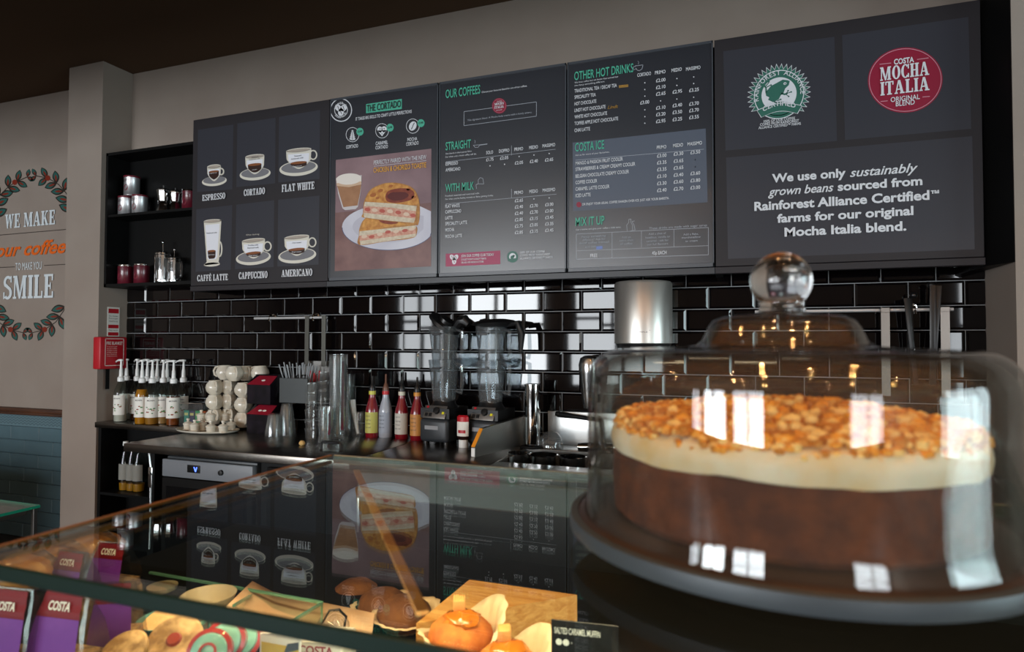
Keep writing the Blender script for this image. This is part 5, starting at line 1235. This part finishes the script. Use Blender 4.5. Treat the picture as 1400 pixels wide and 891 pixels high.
bag(100, 790, .78, .068, .13, .05, 'red-topped biscuit bag behind the glass edge, left one of the rear pair')
bag(155, 790, .84, .07, .122, .1, 'red-topped biscuit bag behind the glass edge, right one of the rear pair')
bag(158, 860, .68, .055, .13, .5, 'brown granola bag standing right of the front biscuit bag', '8a5c2c')
def pastry(px, py, d, r, lab, col='b8742c'):
    P = deep(px, py, d); t = thing('pastry', lab, 'pastry', (P.x, P.y, P.z)); b = MB().m(mat('pastry_' + col, col, .6, noise_=(50, 'd89c4c', .4, .7), bump=(80, .8, .004))); b.ball((0, 0, 0), r, (1.3, .9, .6), 24, .15); b.build('dough', t)
    b = MB().m(M['film']); b.ball((0, 0, .002), r * 1.12, (1.32, .95, .75), 20, .12, seed=4); b.build('wrapper', t)
for k, (x, y, d, r, s_) in enumerate([(112, 752, .90, .036, 'wrapped golden pastry behind the red-topped bags'), (140, 745, .98, .03, 'wrapped golden pastry just behind the rear right bag'), (70, 770, .86, .036, 'wrapped golden pastry left of the rear bags'), (20, 785, .76, .036, 'golden pastry at far left above the glass edge')]):
    P = deep(x, y, d); pastry(x, y, d, r, s_)
    o = sub('pastry_box', None, M['blackmatt'], lambda q: q.box(P.x - .035, P.y - .02, DK, P.x + .035, P.y + .02, P.z - r * .62)); tag(o, 'dark riser block under the ' + s_.replace('wrapped golden ', '').replace('golden ', ''), 'riser')
def bowl(px, py, d, r, h, lab, m_):
    P = deep(px, py, d); t = thing('bowl', lab, 'bowl', (P.x, P.y, DK)); z = P.z - DK
    b = MB().m(m_); b.lathe([(0, 0), (r * .55, 0), (r * .6, .004), (r * .93, z - .006), (r, z), (r * .95, z), (r * .55, .012), (0, .01)], n=40); b.build('shell', t); return t, P
cer = mat('stoneware', 'b9a888', .4, noise_=(10, 'a8967a', .4, .7)); tealw = mat('teal_ware', '4c7c74', .3)
bowl(222, 800, .98, .022, .05, 'small cream cup behind the green glass edge', cer)
t, P = bowl(228, 845, .74, .032, .06, 'teal-rimmed bowl with biscuits below the green glass edge', tealw)
def biscuit(loc, r, rot, lab, col='c0925a', jam=False):
    t = thing('biscuit', lab, 'biscuit', loc); t.rotation_euler = rot
    b = MB().m(mat('biscuit_' + col, col, .7, noise_=(60, 'd4aa70', .4, .7), bump=(120, .4, .002))); b.lathe([(0, 0), (r * .95, 0), (r, .002), (r, .006), (r * .92, .008), (0, .0085)], n=36); b.build('dough', t)
    if jam: b = MB().m(mat('jam', '8a3020', .3, coat=.5)); b.lathe([(0, .0115), (r * .22, .011), (r * .28, .0083)], n=20); b.build('jam_centre', t)
biscuit((P.x - .006, P.y, P.z - .012), .024, (.5, .15, 0), 'plain biscuit leaning in the teal-rimmed bowl')
o = sub('paprika_crisp', None, mat('orange_crisp', 'b0401c', .5), lambda q: q.box(P.x + .004, P.y - .012, P.z - .014, P.x + .026, P.y - .004, P.z + .001, .002)); tag(o, 'orange-red snack piece in the teal-rimmed bowl', 'snack')
bowl(285, 812, .86, .036, .05, 'wide cream bowl half hidden by the green glass edge', cer)
biscuit(deep(240, 880, .62), .026, (.62, .25, .2), 'large tilted jam-centred biscuit at the bottom edge', '84602f', True)
biscuit(deep(172, 893, .6), .021, (.5, .1, 0), 'plain biscuit at bottom edge, left of the jam-centred one', '7c5828')
P = deep(205, 886, .63); o = sub('biscuit_rest', None, M['blackmatt'], lambda q: q.box(P.x - .07, P.y - .02, DK, P.x + .06, P.y + .02, P.z - .02)); tag(o, 'dark block under the two large biscuits', 'riser')
for k, (x, y, d, r) in enumerate([(308, 876, .64, .019), (288, 890, .6, .019), (330, 872, .70, .021)]):
    P = deep(x, y, d); t = thing('travel_cup', 'red and teal lidded cup lying at the bottom edge, %s of three' % ('middle', 'left', 'right')[k], 'cup', P, rz=0); t.rotation_euler = (1.15, .25, .5)
    b = MB().m(mat('cup_red', 'a02420', .35, coat=.4)); b.lathe([(r * .75, -.07), (r, -.004), (r * 1.06, 0), (r * 1.06, .008), (r * .86, .01)], n=36); b.lathe([(0, -.07), (r * .75, -.07)], n=36); b.build('body', t)
    b = MB().m(mat('cup_teal', '7ab0a0', .3, coat=.4)); b.lathe([(r * .86, .009), (r * .8, .013), (r * .5, .016), (0, .017)], n=36); b.build('lid', t)
    b = MB().m(mat('cup_red')); b.lathe([(r * .42, .0165), (r * .42, .019), (r * .3, .019), (r * .3, .0168)], n=30); b.build('ring', t)
P = deep(320, 888, .68); o = sub('cup_rest', None, M['blackmatt'], lambda q: q.box(P.x - .06, P.y, DK, P.x + .06, P.y + .06, P.z - .035)); tag(o, 'dark block under the red and teal cups', 'riser')
# printed cards
P = deep(383, 882, .66); t = thing('printed_card', 'white and yellow printed card at the bottom edge', 'card', (P.x, P.y, DK), rz=.3)
b = MB().m(M['paper']); b.box(-.022, 0, 0, .022, .002, P.z - DK + .012, .0005, seg=1); b.build('card', t)
b = MB().m(mat('card_yellow', 'c8a83c', .5)); zt = P.z - DK + .012; b.poly([(-.02, -.0004, zt - .03), (.02, -.0004, zt - .03), (.02, -.0004, zt - .014), (-.02, -.0004, zt - .008)]); b.m(mat('card_dark', '2a3a44', .5)); b.poly([(.004, -.0006, zt - .02), (.02, -.0006, zt - .016), (.02, -.0006, zt - .008), (.008, -.0006, zt - .01)]); b.build('print', t, flat=True)
P = deep(432, 884, .68); t = thing('logo_box', 'cream box printed COSTA in red at the bottom edge', 'box', (P.x, P.y, DK), rz=.2)
zt = P.z - DK + .006; b = MB().m(M['cream']); b.box(-.03, 0, 0, .03, .04, zt, .002, seg=1); b.build('body', t)
b = MB().m(mat('red_ink', '8a1c24', .5)); put_text(b, 'COSTA', .04, .009, lambda u, v: (-.02 + u, -.0006, zt - .014 + v), 'B'); b.build('lettering', t, flat=True)
# kraft paper liner
b = MB().m(mat('kraft_paper', 'f2c8a0', .75, noise_=(20, 'e4b48a', .4, .7)))
TOP = [(300, 838, .80), (322, 816, .86), (345, 794, .94), (372, 808, .94), (408, 817, .93), (445, 824, .91), (484, 832, .88), (512, 838, .84)]
BOT = [(318, 868, .72), (330, 866, .74), (352, 868, .76), (378, 876, .76), (410, 880, .76), (445, 884, .76), (478, 880, .76), (506, 880, .74)]
A = [b.v(deep(*q)) for q in TOP]; Bm = [b.v(deep((p_[0] + q[0]) / 2, (p_[1] + q[1]) / 2 + 3, (p_[2] + q[2]) / 2 + .015)) for p_, q in zip(TOP, BOT)]; B_ = [b.v(deep(*q)) for q in BOT]
for R1, R2 in ((A, Bm), (Bm, B_)):
    for i in range(7): b._f([R1[i], R1[i + 1], R2[i + 1], R2[i]])
o = b.build('paper_liner', angle=80); md = o.modifiers.new('s', 'SOLIDIFY'); md.thickness = .0008; tag(o, 'peach kraft paper liner standing with a pointed corner in the case', 'paper')
# green-edged glass dividers
def glass_plate(pts, lab):
    P = [deep(*q) for q in pts]; t = thing('glass_divider', lab, 'glass divider', P[0]); P = [q - P[0] for q in P]
    n_ = Vector((-(P[1] - P[0]).y, (P[1] - P[0]).x, 0)).normalized() * .002; h_ = .055
    b = MB().m(M['caseglass']); b.poly([P[0], P[1], P[1] - Vector((0, 0, h_)), P[0] - Vector((0, 0, h_))]); b.build('pane', t, flat=True)
    b = MB().m(M['glassedgepale']); a, c_ = P[0], P[1]
    for z in (0,): 
        v = [b.v(q) for q in (a - n_, c_ - n_, c_ + n_, a + n_)]; w_ = [b.v(q - Vector((0, 0, .003))) for q in (a - n_, c_ - n_, c_ + n_, a + n_)]
        b._f(v); b._f(w_[::-1]); [b._f([v[i], v[(i + 1) % 4], w_[(i + 1) % 4], w_[i]]) for i in range(4)]
    b.tube([c_, c_ - Vector((0, 0, h_))], .0016, 6); b.build('green_edge', t)
glass_plate([(205, 781, .98), (440, 822, .86)], 'long glass divider with green top edge across the back of the case')
glass_plate([(320, 826, .78), (343, 812, .90)], 'short glass divider beside the pointed paper corner')
glass_plate([(395, 850, .74), (440, 823, .86)], 'short glass divider at the right end of the long one')
glass_plate([(258, 866, .70), (286, 842, .78)], 'short glass divider behind the large tilted biscuit')
P = deep(455, 842, .76); t = thing('clip_jar', 'small glass jar with wire clip beside the paper liner', 'jar', (P.x, P.y, DK)); z = P.z - DK
b = MB().m(M['jarplastic']); b.lathe([(0, 0), (.018, 0), (.02, .006), (.02, z - .01), (.015, z)], n=24); b.build('glass', t)
b = MB().m(M['chrome']); b.tube([(.016, 0, z - .012), (.022, -.004, z + .004), (.016, -.01, z + .014), (.004, -.012, z + .012), (-.004, -.016, z - .004)], .0016, 6); b.build('wire_clip', t)
# dark muffins at the back left
mc = mat('dark_muffin', '5c3418', .8, noise_=(40, '7a4a20', .4, .7), bump=(70, .8, .005)); caseM = mat('muffin_paper', 'd8bc94', .7)
def muffin(P, R, hz, lab, m_, top=None, flare=0.):
    t = thing('muffin', lab, 'muffin', (P.x, P.y, DK)); h = P.z - DK
    b = MB().m(m_); b.lathe([(0, .002), (R * .7, .002), (R * .8, h - .012), (R, h), (R * 1.02, h + .006), (R * .92, h + hz * .55), (R * .6, h + hz * .88), (R * .25, h + hz), (0, h + hz)], n=48, wob=wob(P.x * 10, .05, 3)); b.build('sponge', t)
    b = MB().m(caseM); k = []; n = 72
    for j, (r, z) in enumerate([(R * .74, 0), (R * .84, h * .6), (R * 1.0, h - .004), (R * 1.2, h + .008 + flare * 1.4), (R * 1.4, h + .012 + flare * 1.8)]):
        rg = []
        for i in range(n):
            a = 2 * PI * i / n; f = (1 if j < 2 else max(0, cos(a - .75)) ** 1.5 + .45 * max(0, cos(a + 2.3)) ** 2 + .08); w_ = .03 * sin(a * 18)
            rr = r * (1 + w_) if j < 3 else r * (1 + w_) * (.86 + .14 * f) ; zz = z if j < 3 else (h - .002) + (z - h + .002) * f
            rg.append(b.v((rr * cos(a), rr * sin(a), zz)))
        k.append(rg)
    for A, B in zip(k, k[1:]):
        for i in range(n): b._f([A[i], A[(i + 1) % n], B[(i + 1) % n], B[i]])
    o = b.build('paper_case', t); md = o.modifiers.new('s', 'SOLIDIFY'); md.thickness = .0006
    return t, h + hz
for k, (x, y, d) in enumerate([(487, 815, 1.0), (523, 830, .93), (552, 842, .86)]): muffin(deep(x, y, d), .036, .026, 'dark chocolate muffin in the shade behind the paper, %s of three' % ('left', 'middle', 'right')[k], mc)
# oak wedge riser with salted caramel muffins and card
RZ = 1.085
A, B, C_ = at(2, RZ, 569, 852), at(2, RZ, 642, 792), at(2, RZ, 789, 813)
o = sub('oak_riser', None, wood('oak', 'bc7e38', 'deaa62', .5, (3, 40, 60), .05), lambda q: (q.prism([(A.x, A.y), (C_.x, C_.y), (B.x, B.y)], DK, RZ))); tag(o, 'pale oak wedge riser behind the caramel muffins', 'riser')
mo = mat('golden_muffin', 'a8581a', .75, noise_=(50, 'cc7c2c', .4, .7), bump=(90, .7, .004)); car = mat('caramel', 'bc6a1c', .2, coat=.6, sss=.1); cube = mat('fudge_cube', 'd89a54', .6)
for k, (x, y, d, R) in enumerate([(630, 880, .715, .0375), (692, 926, .66, .036)]):
    P = deep(x, y, d); t, h = muffin(P, R, .034, ['salted caramel muffin with fudge cube and opened paper in front of oak riser', 'salted caramel muffin with fudge cube, lower right at the frame bottom'][k], mo, flare=.017)
    b = MB().m(car); b.ball((.004, -.004, h - .004), .021, (1, .9, .45), 24, .25, seed=k); b.ball((.002, -.018, h - .012), .011, (1, .8, .7), 16, .2, seed=k + 3); b.build('caramel_topping', t)
    b = MB().m(cube); b.box(-.007, -.006, 0, .007, .008, .014, .002, mx=Matrix.Translation((-.003, .002, h + .004)) @ Matrix.Rotation(.4, 4, 'Z') @ Matrix.Rotation(.2, 4, 'X')); b.build('fudge_cube', t)
P = deep(799, 862, .60); t = thing('price_card', 'black price card reading SALTED CARAMEL MUFFIN by the oak riser', 'price card', (P.x, P.y, DK), rz=.12)
zt = deep(799, 851, .60).z - DK; w2 = .032
b = MB().m(mat('black_card', '1c1a1b', .35)); b.box(-w2, 0, .0, w2, .0015, zt, .0004, seg=1); b.build('card', t)
b = MB().m(M['paper']); put_text(b, 'SALTED CARAMEL MUFFIN', .044, .0058, lambda u, v: (-w2 + .003 + u, -.0005, zt - .0125 + v), 'b')
for k in range(2): b.poly([(-w2 + .0075 + k * .0068 + .0031 * cos(q * PI / 8), -.0005, zt - .0205 + .0031 * sin(q * PI / 8)) for q in range(16)])
put_text(b, 'V', .0016, .002, lambda u, v: (-w2 + .019 + u, -.0005, zt - .0215 + v), 'b'); put_text(b, '£2.05', .0058, .004, lambda u, v: (.011 + u, -.0005, zt - .0305 + v), 'b'); put_text(b, '£1.75', .0058, .004, lambda u, v: (.021 + u, -.0005, zt - .0305 + v), 'b'); b.build('white_lettering', t, flat=True)
b = MB().m(M['clearplastic']); b.box(-w2, .002, 0, w2, .03, .002); b.build('clear_foot', t)
